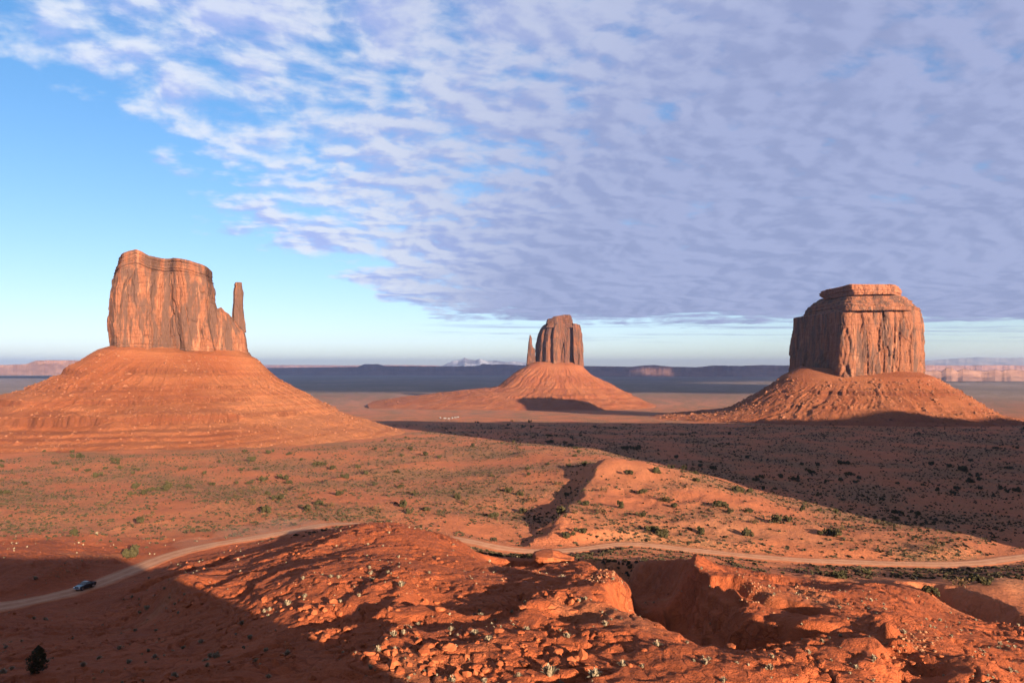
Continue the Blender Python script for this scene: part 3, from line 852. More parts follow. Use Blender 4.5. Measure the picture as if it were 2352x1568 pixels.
def west_butte():
    fr = Frame(410, 850)
    root = empty('sandstone_butte', (fr.x, fr.Y, 0)); 
    tag(root, 'tall orange mitten-shaped sandstone butte with a thin thumb spire, wide terraced apron', 'butte')
    root.location = (0, 0, 0)
    main = [(0.2,1),(-0.6,1),(-1,0.55),(-1.0,-0.35),(-0.86,-0.85),(-0.3,-0.95),(0.02,-0.66),(0.10,-0.66),(0.35,-1),(0.85,-0.9),(1,-0.4),(1,0.4),(0.8,0.9)]
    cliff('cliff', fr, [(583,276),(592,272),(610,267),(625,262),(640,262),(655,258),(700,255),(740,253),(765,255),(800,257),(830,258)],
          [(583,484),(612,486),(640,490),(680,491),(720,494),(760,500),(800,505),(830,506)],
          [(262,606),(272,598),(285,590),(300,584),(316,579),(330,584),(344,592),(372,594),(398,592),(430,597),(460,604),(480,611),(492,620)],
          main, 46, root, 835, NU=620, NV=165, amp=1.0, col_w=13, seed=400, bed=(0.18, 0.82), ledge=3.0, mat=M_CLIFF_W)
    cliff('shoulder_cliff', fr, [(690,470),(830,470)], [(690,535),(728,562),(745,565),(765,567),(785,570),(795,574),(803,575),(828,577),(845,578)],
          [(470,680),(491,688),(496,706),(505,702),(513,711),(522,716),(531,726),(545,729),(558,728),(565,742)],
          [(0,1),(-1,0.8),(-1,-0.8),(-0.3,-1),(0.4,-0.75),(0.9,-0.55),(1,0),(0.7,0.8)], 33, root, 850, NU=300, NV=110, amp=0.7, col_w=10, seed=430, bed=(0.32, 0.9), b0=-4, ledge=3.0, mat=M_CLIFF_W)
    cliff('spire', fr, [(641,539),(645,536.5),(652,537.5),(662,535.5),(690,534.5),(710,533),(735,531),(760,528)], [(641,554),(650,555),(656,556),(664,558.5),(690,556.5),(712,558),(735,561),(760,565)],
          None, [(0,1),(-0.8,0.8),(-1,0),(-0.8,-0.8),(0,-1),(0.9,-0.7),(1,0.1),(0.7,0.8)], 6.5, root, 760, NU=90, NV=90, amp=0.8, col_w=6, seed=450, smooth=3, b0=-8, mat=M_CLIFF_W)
    g0 = fr.z(812)
    talus(fr, [(255,803),(240,812),(215,829),(190,842),(182,849),(178,855),(150,868),(100,890),(50,905),(20,912),(0,926),(-100,965),(-250,1010),(-400,1050)],
          [(577,825),(600,848),(620,865),(640,880),(690,905),(720,922),(745,932),(765,946),(800,956),(830,966),(880,979),(920,994),(1000,1020)],
          [(0, g0), (18, g0-12), (60, g0-38), (105, g0-60), (150, g0-76), (190, g0-86), (240, g0-97), (300, g0-109)],
          88, 50, 0, fr.a(416), root, seed=500, ter=(11.0, 0.25), ledges=[(69.0, 5.0, 6.0, -1), (52.0, 2.5, 4.0, -1), (38.0, 4.5, 6.0, -1), (22.0, 9.0, 10.0, -1)], low=(17.0, 4.1, 0.55, (-0.45, 0.0)), gul=0.75, NU=640, NV=190, rocks=3000, rk=(0.45, 2.6), big=60, pale_side=0.9)
west_butte()

def merrick_butte():
    fr = Frame(1962, 1300)
    root = empty('sandstone_butte'); tag(root, 'massive flat-topped sandstone butte, one face black in shadow, rubble skirt below', 'butte')
    poly = [(0.2,1),(-0.5,1),(-0.95,0.62),(-1,0.45),(-0.72,-0.02),(-0.18,-0.93),(-0.09,-0.97),(0.1,-0.90),(0.45,-0.80),(0.86,-0.62),(1,-0.2),(0.97,0.5),(0.7,0.9)]
    cliff('cliff', fr, [(700,1848),(706,1845),(711,1838),(713,1818),(716,1817),(760,1815),(800,1812),(840,1808),(862,1806),(880,1805)],
          [(700,2100),(706,2110),(720,2114),(745,2119),(780,2121),(820,2121),(862,2119),(880,2119)],
          None, poly, 118, root, 885, NU=640, NV=150, amp=1.0, col_w=20, seed=600, bed=(0.14, 0.9), ledge=4.0)
    cliff('upper_ledges', fr, [(671,1884),(680,1868),(688,1856),(694,1849),(700,1847),(712,1842)], [(671,2066),(676,2070),(682,2080),(690,2091),(698,2096),(705,2102),(712,2106)],
          None, poly, [(671,66),(714,110)], root, 716, NU=480, NV=44, amp=1.3, col_w=16, seed=630, bed=(2.0, 3.0), ledge=7.0, b0=-10)
    cliff('cap_rock', fr, [(654,1886),(658,1883),(664,1882),(670,1884),(673,1890)], [(654,2060),(658,2064),(666,2067),(672,2067),(674,2062)],
          [(1880,659),(1900,656),(1925,655),(1950,652),(1985,654),(2040,655),(2066,659)], poly, 50, root, 678, NU=400, NV=22, amp=1.7, col_w=14, seed=640, bed=(2.0, 3.0), ledge=5.0, mat=M_CAP, b0=-38)
    g0 = fr.z(864)
    talus(fr, [(1808,862),(1790,880),(1770,893),(1750,905),(1725,918),(1700,930),(1680,940),(1640,946),(1580,951),(1500,958),(1400,968)],
          [(2118,865),(2150,885),(2200,915),(2250,945),(2290,962),(2352,972),(2450,990)],
          [(0, g0), (30, g0-20), (80, g0-45), (140, g0-66), (200, g0-78), (260, g0-90)],
          128, 112, 0, fr.a(1963), root, seed=700, ter=(14.0, 0.2), ledges=[(30.0, 5.0, 8.0, 1), (8.0, 3.0, 6.0, 1)], gul=1.2, NU=580, NV=165, rocks=3200, rk=(0.7, 4.2), big=70)
merrick_butte()

def east_butte():
    fr = Frame(1282, 2500)
    root = empty('sandstone_butte'); tag(root, 'distant mitten-shaped butte with spire on its side, fluted cliffs, between the two larger buttes', 'butte')
    poly = [(0.2,1),(-0.6,1),(-1,0.5),(-0.97,0.0),(-0.80,-0.55),(-0.62,-0.62),(-0.50,-0.85),(-0.34,-0.80),(-0.22,-1.0),(0.05,-0.88),(0.40,-0.92),(0.50,-0.62),(0.56,-0.62),(0.62,-0.95),(0.88,-0.85),(1,-0.3),(1,0.4),(0.8,0.9)]
    cliff('cliff', fr, [(744,1246),(752,1241),(765,1235),(788,1230.5),(800,1230),(828,1228.5),(850,1228)], [(744,1331),(750,1332.5),(767,1335),(788,1336),(821,1338),(842,1339),(852,1339)],
          [(1228,752),(1245,746),(1257,741),(1312,742),(1332,745)], poly, 66, root, 852, NU=500, NV=110, amp=0.9, col_w=22, seed=800, smooth=4, bed=(0.05, 0.95), ledge=4.0, mat=M_CLIFF_E)
    cliff('cap_rock', fr, [(723,1257),(731,1255),(738,1254),(742,1256),(752,1250)], [(723,1312),(730,1315),(742,1316),(752,1322)],
          [(1254,732),(1269,731),(1271,727),(1284,725),(1296,722.5),(1309,723),(1316,730)], [(0.2,1),(-0.8,0.9),(-1,0.2),(-0.9,-0.8),(-0.3,-1),(0.3,-0.85),(0.8,-0.9),(1,-0.3),(0.9,0.7)], 30, root, 752, NU=260, NV=36, amp=1.2, col_w=16, seed=830, bed=(2.0, 3.0), ledge=6.0, b0=-30, mat=M_CLIFF_E)
    cliff('spire', fr, [(769,1216.5),(774,1216),(788,1213.8),(815,1211),(836,1209),(850,1208)], [(769,1219),(775,1221.5),(790,1222),(796,1224),(801,1229),(850,1232)],
          None, [(0,1),(-0.8,0.8),(-1,0),(-0.8,-0.8),(0,-1),(0.9,-0.7),(1,0.1),(0.7,0.8)], 12, root, 850, NU=90, NV=80, amp=0.3, col_w=9, seed=850, smooth=3, b0=-12, mat=M_CLIFF_E)
    g0 = fr.z(838)
    talus(fr, [(1212,836),(1195,848),(1178,858),(1160,872),(1145,885),(1138,890),(1100,893),(1050,898),(980,906),(930,911),(860,920)],
          [(1338,842),(1357,862),(1400,882),(1440,903),(1480,922),(1550,948),(1650,975)],
          [(0, g0), (48, g0-34), (128, g0-77), (213, g0-108), (287, g0-128), (370, g0-147)],
          98, 79, 0, fr.a(1277), root, seed=900, ter=(16.0, 0.2), ledges=[(-25.0, 7.0, 10.0, 1), (5.0, 4.0, 8.0, 1)], gul=1.5, NU=400, NV=120, rocks=1600, rk=(0.9, 3.6), big=12)
east_butte()

# mesa beyond the right edge of the view: its long evening shadow lies across the valley
def shade_mesa():
    rng = 0
    tip = np.array([-363.0, 1336.0]); d = 1330.0
    c = tip+np.array(SUN_H)*d
    N = 260; out = []
    front = [(c[0], c[1]), (c[0]+130, c[1]-20), (c[0]+350, c[1]-60), (c[0]+600, c[1]-90), (c[0]+950, c[1]-110), (c[0]+1400, c[1]-100)]
    back = [(c[0]+1500, c[1]-600), (c[0]+900, c[1]-800), (c[0]+420, c[1]-640), (c[0]+150, c[1]-260)]
    P = np.array(front+back)
    Q = resample(P, N, 4)
    cen = Q.mean(0)
    s = np.arange(N)
    zt = 262.0
    rows = []
    for fz, gr in ((-30, 190), (20, 130), (75, 55), (100, 22), (102, 8), (160, 5), (220, 2), (zt-12, 0), (zt, -8)):
        dirv = (Q-cen); dirv /= np.linalg.norm(dirv, axis=1)[:, None]
        p = Q+dirv*(gr+22*perlin(s*0.16, s*0+fz*0.02, 3)[:, None]+10*perlin(s*0.6, s*0+fz*0.03, 4)[:, None])
        rows.append(np.column_stack([p, np.full(N, fz)+(22*perlin(s*0.11, s*0+1.0, 6)+9*perlin(s*0.5, s*0+2.0, 7) if fz > 200 else 0)]))
    rows.append(np.column_stack([cen+(Q-cen)*0.5, np.full(N, zt+3)])); rows.append(np.column_stack([cen+(Q-cen)*0.01, np.full(N, zt+3)]))
    v = np.vstack(rows); f = grid_faces(N, len(rows), True)
    o = link('mesa', np_mesh('mesa', v, f), M_CLIFF); tag(o, 'long sandstone mesa standing beyond the edge of the view', kind='structure')
shade_mesa()

# ------------------------------------------------------------------ far mesas and mountains
def far_range(name, pts, D, base_py, mat, label, thick=1500.0, cliff_frac=0.45, amp=1.0, seed=0, slope=0.9, rough=0.6):
    px = np.linspace(pts[0][0], pts[-1][0], max(60, int(abs(pts[-1][0]-pts[0][0])/1.1)))
    py = np.interp(px, [p[0] for p in pts], [p[1] for p in pts])
    py = py+rough*fbm(px/14., px*0+seed, 4, seed)
    n = len(px); t = (px-PX0)/F
    ztop = CAM_H-(py-PY0)/F*D; zb = CAM_H-(base_py-PY0)/F*D-25
    Hh = ztop-zb
    s = t*D
    but = amp*(160*fbm(s/900., s*0+seed, 3, seed+1)+60*fbm(s/200., s*0, 3, seed+2))
    rows = []
    for fr_, off in ((0.0, -1.5), (0.25, -0.9), (1-cliff_frac-0.02, -0.25), (1-cliff_frac, -0.2), (0.93, -0.08), (1.0, 0.0)):
        dep = D+off*slope*Hh+but*(1-0.5*fr_)
        dep = dep+amp*14*fbm(s/60., s*0+fr_*3, 3, seed+5)
        rows.append(np.column_stack([t*dep, dep, zb+Hh*fr_]))
    dep = D+thick+0*t
    rows.append(np.column_stack([t*dep, dep, ztop])); rows.append(np.column_stack([t*(dep+200), dep+200, zb+0*t]))
    v = np.vstack(rows); f = grid_faces(n, len(rows))
    o = link(name, np_mesh(name, v, f, flat=False), mat); tag(o, label, kind='structure')
    return o
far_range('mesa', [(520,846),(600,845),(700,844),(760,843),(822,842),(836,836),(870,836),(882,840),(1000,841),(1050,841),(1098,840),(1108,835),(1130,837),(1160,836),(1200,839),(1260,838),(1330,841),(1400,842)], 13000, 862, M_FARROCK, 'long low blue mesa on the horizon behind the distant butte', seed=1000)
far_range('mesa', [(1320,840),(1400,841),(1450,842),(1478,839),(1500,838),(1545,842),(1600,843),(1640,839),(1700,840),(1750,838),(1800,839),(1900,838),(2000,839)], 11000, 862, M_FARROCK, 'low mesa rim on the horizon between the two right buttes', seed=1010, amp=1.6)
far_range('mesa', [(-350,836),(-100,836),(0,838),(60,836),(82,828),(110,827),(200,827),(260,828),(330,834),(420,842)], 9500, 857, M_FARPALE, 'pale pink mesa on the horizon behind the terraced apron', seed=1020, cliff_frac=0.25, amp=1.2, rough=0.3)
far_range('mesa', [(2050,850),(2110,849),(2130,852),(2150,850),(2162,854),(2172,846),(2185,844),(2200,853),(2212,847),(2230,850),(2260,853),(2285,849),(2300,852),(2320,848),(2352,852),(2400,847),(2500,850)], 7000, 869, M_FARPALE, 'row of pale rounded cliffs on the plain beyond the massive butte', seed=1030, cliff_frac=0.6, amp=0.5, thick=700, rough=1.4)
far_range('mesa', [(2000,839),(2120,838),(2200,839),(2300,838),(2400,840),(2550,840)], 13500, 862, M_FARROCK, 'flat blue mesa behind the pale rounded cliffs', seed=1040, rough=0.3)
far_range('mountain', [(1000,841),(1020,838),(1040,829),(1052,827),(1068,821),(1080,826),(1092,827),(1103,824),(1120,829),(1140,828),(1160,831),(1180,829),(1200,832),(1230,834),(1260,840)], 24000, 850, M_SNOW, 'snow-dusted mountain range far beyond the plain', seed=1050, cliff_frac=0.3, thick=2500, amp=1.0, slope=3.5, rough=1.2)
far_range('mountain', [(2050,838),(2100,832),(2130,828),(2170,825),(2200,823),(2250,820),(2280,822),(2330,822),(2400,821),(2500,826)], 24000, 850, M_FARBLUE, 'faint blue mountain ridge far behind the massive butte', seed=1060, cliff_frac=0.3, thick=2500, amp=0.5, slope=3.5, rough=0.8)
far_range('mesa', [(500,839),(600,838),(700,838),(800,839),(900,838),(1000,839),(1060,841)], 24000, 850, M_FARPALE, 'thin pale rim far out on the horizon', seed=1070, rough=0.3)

ORD = 'first second third fourth fifth sixth seventh eighth ninth tenth eleventh twelfth thirteenth fourteenth fifteenth sixteenth seventeenth eighteenth nineteenth twentieth'.split()
def ordinal(i):
    return ORD[i] if i < 20 else ('twenty-' if i < 29 else 'thirty-' if i < 39 else 'forty-')+ORD[(i-20) % 10 if i < 39 else (i-40) % 10]
def single_out(objs, what, marks):
    """objs that look alike: name each by the landmark it lies nearest and its place in the row there"""
    cells_ = {}
    for o in objs:
        x, y, z = o.location
        u = PX0+F*x/y; v = PY0+F*(CAM_H-z)/y
        k = min(range(len(marks)), key=lambda i: ((marks[i][1]-u)/1.0)**2+((marks[i][2]-v)/0.55)**2)
        cells_.setdefault(k, []).append((u, o))
    for k, lst in cells_.items():
        rows = [('', lst)]
        if len(lst) > 14:
            n = 2 if len(lst) < 30 else 3 if len(lst) < 48 else 4
            by = sorted(lst, key=lambda p: CAM_H-p[1].location.z and (CAM_H-p[1].location.z)/p[1].location.y)
            nm = {2: ('upper row', 'lower row'), 3: ('upper row', 'middle row', 'lower row'), 4: ('top row', 'upper row', 'lower row', 'bottom row')}[n]
            q = [len(by)*i//n for i in range(n+1)]
            rows = [(nm[i]+', ', by[q[i]:q[i+1]]) for i in range(n)]
        for nm_, row in rows:
            row.sort(key=lambda p: p[0])
            for i, (u, o) in enumerate(row):
                o['label'] = f"{what} {marks[k][0]}" if len(lst) == 1 else f"{what} {marks[k][0]}, {nm_}{ordinal(i)} from left"
NEAR_MARKS = [('by the lone juniper tree',85,1540),('on the slope below the pickup truck',260,1410),('at the left end of the shaded slope',60,1440),('in the shaded hollow left of centre',480,1500),('on the shaded slope near its sunny edge',640,1450),
 ('on the sunlit ridge flank nearest the pickup',560,1360),('on the rubble patch of the left flank',720,1400),('under the ridge crest beside the road',850,1260),('on the sunlit ridge top',1000,1330),('in the boulder belt at the shadow edge',880,1495),
 ('by the dark pit in the ridge',1080,1410),('on the bare rock below the pit',1120,1500),('along the bottom edge at the middle',1250,1550),('near the dark overhanging outcrop',1240,1310),('on the mound beside the outcrop',1380,1330),
 ('at the near lip of the ravine',1500,1440),('on the bare slope below the ravine',1480,1520),('on the pointed ridge behind the ravine',1640,1320),('on the shaded ravine floor',1640,1420),('on the stony bank right of the ravine',1800,1370),
 ('on the sunny shelf beyond the ravine',1950,1360),('on the lit ridge at lower right',1950,1470),('along the bottom edge at right',1900,1550),('on the scree flank at far lower right',2120,1480),('in the hollow by the right edge',2270,1420)]
FAR_MARKS = [('below the terraced apron at far left',120,1070),('on the plain below the thumb spire',520,1060),('near the left edge beyond the road',100,1160),('above the road bend at left',420,1190),('along the shallow wash',700,1130),('on the plain left of the shaded gully',1000,1110),
 ('near the ridge crest beside the road',900,1190),('in the shaded gully beside the sand ridge',1230,1190),('on the flat lit ridge behind the gully',1280,1050),('on the sand dome',1430,1090),('on the front of the sand ridge',1420,1180),('on the sand ridge by the road',1600,1220),
 ('along the long crest of the sand ridge',1750,1180),('beside the road at right',2000,1270),('at the foot of the distant butte',1250,960),('in the shade behind the sand ridge',1680,1080),('on the shaded plain below the massive butte',1950,1070),('on the shaded plain near the right edge',2230,1080),('on the shaded flat right of the sand ridge',2000,1170),('in the shade by the right edge above the road',2250,1190),('below the road at far right',2100,1330)]

# ------------------------------------------------------------------ plants
def tri_soup(v, f): return np.vstack(v), np.vstack(f)

def juniper_mesh(seed, n=260, w=1.0, h=0.9, leaf=0.14):
    """lumpy crown of leaf sprays, unit radius about 1, foot at z=0"""
    rg = np.random.default_rng(seed)
    lob = rg.normal(size=(8, 3))*[0.45, 0.45, 0.22]+[0, 0, 0.52]
    vs, fs, o = [], [], 0
    for i in range(n):
        c = lob[rg.integers(8)]
        d = rg.normal(size=3); d /= np.linalg.norm(d)
        p = c+d*rg.uniform(0.25, 0.42)*[1, 1, 0.85]
        if p[2] < 0.02: p[2] = rg.uniform(0.02, 0.3)
        a = rg.normal(size=3); a /= np.linalg.norm(a); b = np.cross(a, d); b /= np.linalg.norm(b)+1e-6
        s = leaf*rg.uniform(0.6, 1.5)
        q = np.array([p-a*s-b*s*0.5, p+a*s-b*s*0.6, p+a*s*0.3+b*s, p-a*s*0.7+b*s*0.7+d*s*0.4])
        vs.append(q*[w, w, h]); fs.append(np.array([[0, 1, 2, 3]])+o); o += 4
    return np.vstack(vs), np.vstack(fs)

def tuft_mesh(seed, n=46, spread=0.55, h=0.8, bw=0.055):
    rg = np.random.default_rng(seed); vs, fs, o = [], [], 0
    for i in range(n):
        a = rg.uniform(0, 6.28); r0 = rg.uniform(0, 0.3); lean = rg.uniform(0.1, 1.0)
        base = np.array([math.cos(a)*r0, math.sin(a)*r0, 0.0])
        tip = np.array([math.cos(a)*(r0+spread*lean), math.sin(a)*(r0+spread*lean), h*(1-0.55*lean*lean)*rg.uniform(0.7, 1.1)])
        sd = np.array([-math.sin(a), math.cos(a), 0])*bw*rg.uniform(0.7, 1.6)
        mid = base*0.4+tip*0.6+[0, 0, 0.12*h]
        vs.append(np.array([base-sd*0.5, base+sd*0.5, mid+sd*1.4, tip, mid-sd*1.4])); 
        fs.append(np.array([[0, 1, 2], [0, 2, 4], [4, 2, 3]])+o); o += 5
    return np.vstack(vs), np.vstack(fs)

def scrub_arr(seed):
    rg = np.random.default_rng(seed); vs, fs, o = [], [], 0
    for i in range(5):
        a = rg.uniform(0, 6.28); c, s = math.cos(a), math.sin(a); w = rg.uniform(0.35, 0.6); h = rg.uniform(0.35, 0.6)
        ox, oy = rg.uniform(-0.25, 0.25, 2)
        vs.append(np.array([[ox-c*w, oy-s*w, 0], [ox+c*w, oy+s*w, 0], [ox+c*w*0.6, oy+s*w*0.6, h], [ox-c*w*0.5, oy-s*w*0.5, h*rg.uniform(0.7, 1.1)]]))
        fs.append(np.array([[0, 1, 2], [0, 2, 3]])+o); o += 4
    return np.vstack(vs), np.vstack(fs)

def to_me(name, arr, mat):
    me = np_mesh(name, arr[0], arr[1], flat=True); me.materials.append(mat); return me
JUN = [to_me('juniper', juniper_mesh(i), M_JUNIPER) for i in range(6)]
DRY = [to_me('brush', juniper_mesh(20+i, 120, leaf=0.10), M_DRY) for i in range(4)]
TUFT = [to_me('tuft', tuft_mesh(40+i), M_TUFT) for i in range(6)]

def crop(pts, ox, oy, k):   # photograph picks (full-size crop pixels) -> 2352-wide pixels
    return [((ox+x*k)*0.57422, (oy+y*k)*0.57422) for x, y in pts]
SHRUBS = crop([(445,338),(505,342),(553,375),(608,327),(700,322),(775,357),(803,338),(683,298),(467,262),(425,262),(10,317),(1072,333),(1238,420),(1375,413),(1442,413),(1525,395),(1627,375),(1465,283),(1390,460),(1475,455),(985,432),(875,452),(780,441),(757,478),(830,478),(1090,433),(958,452),(1470,530),(1545,577),(1585,505),(1628,505),(1750,460),(1780,567),(1850,535),(1745,500),(1960,480),(1927,328),(1838,305),(2010,380),(1662,390),(1680,410),(1420,228),(1555,238),(1680,243),(1182,357),(855,612),(820,640),(430,708),(760,840)], 0, 1650, 0.6893)
SHRUBS += crop([(420,90),(945,60),(645,115),(730,133),(45,203),(137,258),(268,235),(85,368),(483,320),(570,360),(500,440),(333,467),(530,485),(640,465),(900,428),(1010,460),(1080,510),(1173,347),(1255,480),(1300,240),(1480,300),(1320,410),(1505,480),(1590,485),(1670,425),(1760,480),(1890,450),(2030,505),(2030,355),(2175,405),(2120,225),(1660,183),(1595,120),(1620,97),(1950,228),(1780,345),(465,225),(30,440),(1650,610),(1540,640),(2100,600),(2165,635),(1915,75),(1975,75),(1445,35)], 1300, 1750, 0.6256)
SHRUBS += crop([(95,400),(150,440),(208,200),(310,185),(400,197),(35,220),(290,275),(655,540),(865,525),(790,535),(620,465),(700,250),(665,270),(550,340),(632,345),(712,325),(787,325),(895,265),(930,275),(825,253),(1003,220),(1057,175),(1200,170),(1233,165),(1200,270),(1290,285),(1250,235),(1315,258),(1555,290),(1635,325),(1685,487),(1810,335),(1930,325),(2015,280),(2065,270),(2080,325),(2200,325),(2250,345),(2310,340),(1220,575),(1065,610),(1130,610),(1170,620),(1780,715),(1720,300),(1765,175),(1875,185),(1955,205),(1980,212),(2060,240),(2175,70),(2310,68),(500,470),(440,435),(1185,880),(1360,855),(1305,800),(1185,795),(1760,980),(1950,930),(2050,910),(2110,925),(320,605),(615,615),(80,625),(20,590),(1540,475),(2250,195),(165,130)], 2600, 1750, 0.636)
SHRUBS += crop([(1190,578),(1430,575),(1350,570),(1330,590),(1330,605),(1530,640),(1560,640),(1630,650),(1520,672),(1890,695),(1950,700),(1740,600),(1400,600),(1440,600)], 900, 1200, 0.8503)

def road_clear(x, y, d=5.5):
    dd, _ = seg_dist(np.asarray(x, float), np.asarray(y, float), ROAD_W[::6]); return dd > d

def place_shrubs():
    made = {'dry': [], 'jun': []}
    rg = np.random.default_rng(5)
    px = np.array([p[0] for p in SHRUBS]); py = np.array([p[1] for p in SHRUBS])
    x, y, ok = ground_px(px, py)
    # a few more of the same on the plain, where the photograph's cover thickens
    ex, ey = [], []
    while len(ex) < 90:
        t = rg.uniform(-0.75, 0.75); Y = math.exp(rg.uniform(math.log(330), math.log(1000)))
        if fbm(np.array([t*Y/60.]), np.array([Y/60.]), 3, 201)[0] > -0.05: ex.append(t*Y); ey.append(Y)
    n0 = len(x)
    x = np.concatenate([x, ex]); y = np.concatenate([y, ey]); ok = np.concatenate([ok, np.ones(len(ex), bool)])
    z = height(x, y)
    rc = road_clear(x, y)
    nrm = 0
    for i in range(len(x)):
        if not ok[i] or y[i] > 1400 or not rc[i]: continue
        u = PX0+F*x[i]/y[i]
        if y[i] < 1100: pass
        shaded = (u > 1560 and y[i] > 300+0.0*u) or (u > 1750 and y[i] > 300)
        s = rg.uniform(1.45, 2.5)*(1.0 if y[i] < 500 else 1.2)
        if i >= n0: s *= 0.75
        dry = (not shaded) and y[i] < 420 and rg.uniform() < 0.35
        me = (DRY if dry else JUN)[rg.integers(4 if dry else 6)]
        o = bpy.data.objects.new('desert_brush' if dry else 'juniper_shrub', me); COL.objects.link(o)
        o.location = (x[i], y[i], z[i]-0.05*s); o.scale = (s*rg.uniform(0.9, 1.25), s*rg.uniform(0.9, 1.25), s*rg.uniform(1.2, 1.65)); o.rotation_euler = (0, 0, rg.uniform(0, 6.28))
        made['dry' if dry else 'jun'].append(o)
        if dry: tag(o, 'tawny dry bush on the red sand beyond the dirt road', 'shrub', 'dry bushes beyond the road')
        elif shaded: tag(o, 'dark juniper shrub on the shaded plain below the massive butte', 'shrub', 'juniper shrubs on the shaded plain')
        elif y[i] > 470: tag(o, 'small dark juniper shrub far out on the sunlit scrub plain', 'shrub', 'juniper shrubs far out on the plain')
        elif u < 1150: tag(o, 'olive juniper shrub on the sunlit plain above the road bend', 'shrub', 'juniper shrubs on the sunlit plain')
        else: tag(o, 'olive juniper shrub along the sunlit sand ridge beyond the road', 'shrub', 'juniper shrubs on the sand ridge')
    single_out(made['dry'], 'tawny dry bush', FAR_MARKS); single_out(made['jun'], 'dark juniper shrub', FAR_MARKS)
place_shrubs()

def juniper_tree():
    x, y, ok = ground_px([85], [1556]); x, y = x[0], y[0]
    z = height(np.array([x]), np.array([y]))[0]
    H = 58/F*y
    root = empty('juniper_tree', (x, y, z)); tag(root, 'dark conical juniper tree standing alone on the shaded slope', 'tree')
    rg = np.random.default_rng(3); vs, fs = [], []
    for i in range(1500):                      # sprays spread through a ragged, leaning egg of foliage
        h = rg.uniform(0, 1)**0.85; a = rg.uniform(0, 6.28)
        R = (0.36*math.sin(math.pi*min(1, 0.16+0.86*h))**0.8+0.03)*(0.8+0.28*math.sin(3*a+5*h)+0.16*math.sin(7*a-9*h))
        r = R*rg.uniform(0.35, 1)**0.5
        p = np.array([r*math.cos(a)+0.05*h, r*math.sin(a), 0.03+0.97*h+0.05*math.sin(5*a)])*H
        d = rg.normal(size=(2, 3)); d /= np.linalg.norm(d, axis=1)[:, None]; q = 0.045*H*rg.uniform(0.6, 1.5)
        vs.append(np.array([p-d[0]*q, p+d[1]*q*0.6, p+d[0]*q, p-d[1]*q*0.7])); fs.append(np.array([[0, 1, 2, 3]])+4*i)
    v, f = np.vstack(vs), np.vstack(fs)
    link('crown', np_mesh('crown', v, f, flat=True), M_JUNIPER, root)
    bm = bmesh.new()
    for (p0, p1, r0, r1) in (((0, 0, -0.3), (0.1, 0.05, 0.6*H), 0.11*H/2, 0.03*H), ((0.05, 0, 0.2*H), (0.2*H, 0.1*H, 0.5*H), 0.04*H/2, 0.012*H), ((0, 0, 0.25*H), (-0.2*H, 0.02, 0.55*H), 0.035*H/2, 0.012*H)):
        a, b = Vector(p0), Vector(p1); d = b-a
        m = Matrix.Translation((a+b)/2) @ d.to_track_quat('Z', 'Y').to_matrix().to_4x4()
        bmesh.ops.create_cone(bm, cap_ends=True, segments=7, radius1=r0, radius2=r1, depth=d.length, matrix=m)
    me = bpy.data.meshes.new('trunk'); bm.to_mesh(me); bm.free(); link('trunk', me, M_WOOD, root)
juniper_tree()

def sample_fan(rg, n, y0, y1, tmax=0.80):
    """points spread evenly over the picture-sized fan in front of the rim"""
    t = rg.uniform(-tmax, tmax, n); Y = y0*(y1/y0)**rg.uniform(0, 1, n)
    return t*Y, Y

def place_tufts():
    rg = np.random.default_rng(9)
    x, y = sample_fan(rg, 9000, 50, 235)
    z, Ye, r = macro(x, y)
    b = bare_mask(x, y, z, Ye)
    dn = sstep(fbm(x/16., y/16., 3, 141), -0.15, 0.35)*0.8+0.08
    keep = (rg.uniform(0, 1, len(x)) < dn*0.36*(0.2+0.8*b)) & road_clear(x, y)
    x, y = x[keep], y[keep]; z = height(x, y)
    s = (0.2+0.55*rg.uniform(0, 1, len(x))**2.2)
    big = rg.uniform(0, 1, len(x)) < 0.07; s[big] *= 1.7
    # the clumps one can pick out low in the photograph
    hp = np.array([(1262,1552),(473,1505),(497,1508),(555,1420),(462,1470),(1090,1455),(700,1370),(905,1462),(1210,1450),(620,1395),(190,1530),(320,1405),(660,1500),(1040,1548),(870,1490),(1390,1440),(1510,1495),(1620,1540),(1430,1535)], float)
    hx, hy, ok = ground_px(hp[:, 0], hp[:, 1])
    x = np.concatenate([hx, x]); y = np.concatenate([hy, y]); z = np.concatenate([height(hx, hy), z])
    s = np.concatenate([np.r_[1.3, 1.0, 1.0, np.full(len(hx)-3, 0.75)], s])
    o_ = np.argsort(-s/y); x, y, z, s = x[o_], y[o_], z[o_], s[o_]
    made = []
    for i in range(min(300, len(x))):
        o = bpy.data.objects.new('sage_tuft', TUFT[rg.integers(6)]); COL.objects.link(o)
        o.location = (x[i], y[i], z[i]-0.03); o.scale = (s[i],)*3; o.rotation_euler = (0, 0, rg.uniform(0, 6.28))
        made.append(o); u = PX0+F*x[i]/y[i]; sh = u < 560+ (y[i]-90)*-2.2 or u < 330
        if sh: tag(o, 'pale sage tuft on the shaded red slope below the rim', 'plant', 'sage tufts on the shaded slope')
        elif u < 1450: tag(o, 'pale dry sage tuft on the sunlit red rock ridge', 'plant', 'sage tufts on the sunlit ridge')
        else: tag(o, 'pale dry sage tuft on the broken ground by the dark ravine', 'plant', 'sage tufts round the ravine')
    single_out(made, 'pale sage tuft', NEAR_MARKS)
    arr = [tuft_mesh(60+i, 12, bw=0.14) for i in range(4)]
    if len(x) > 300:
        me = scatter_mesh('sage_cover', arr, np.column_stack([x, y, z-0.02])[300:], s[300:], rg)
        o = link('sage_cover', me, M_TUFT); tag(o, 'small pale sage tufts dotted over the red rock', 'plants', kind='stuff')
place_tufts()

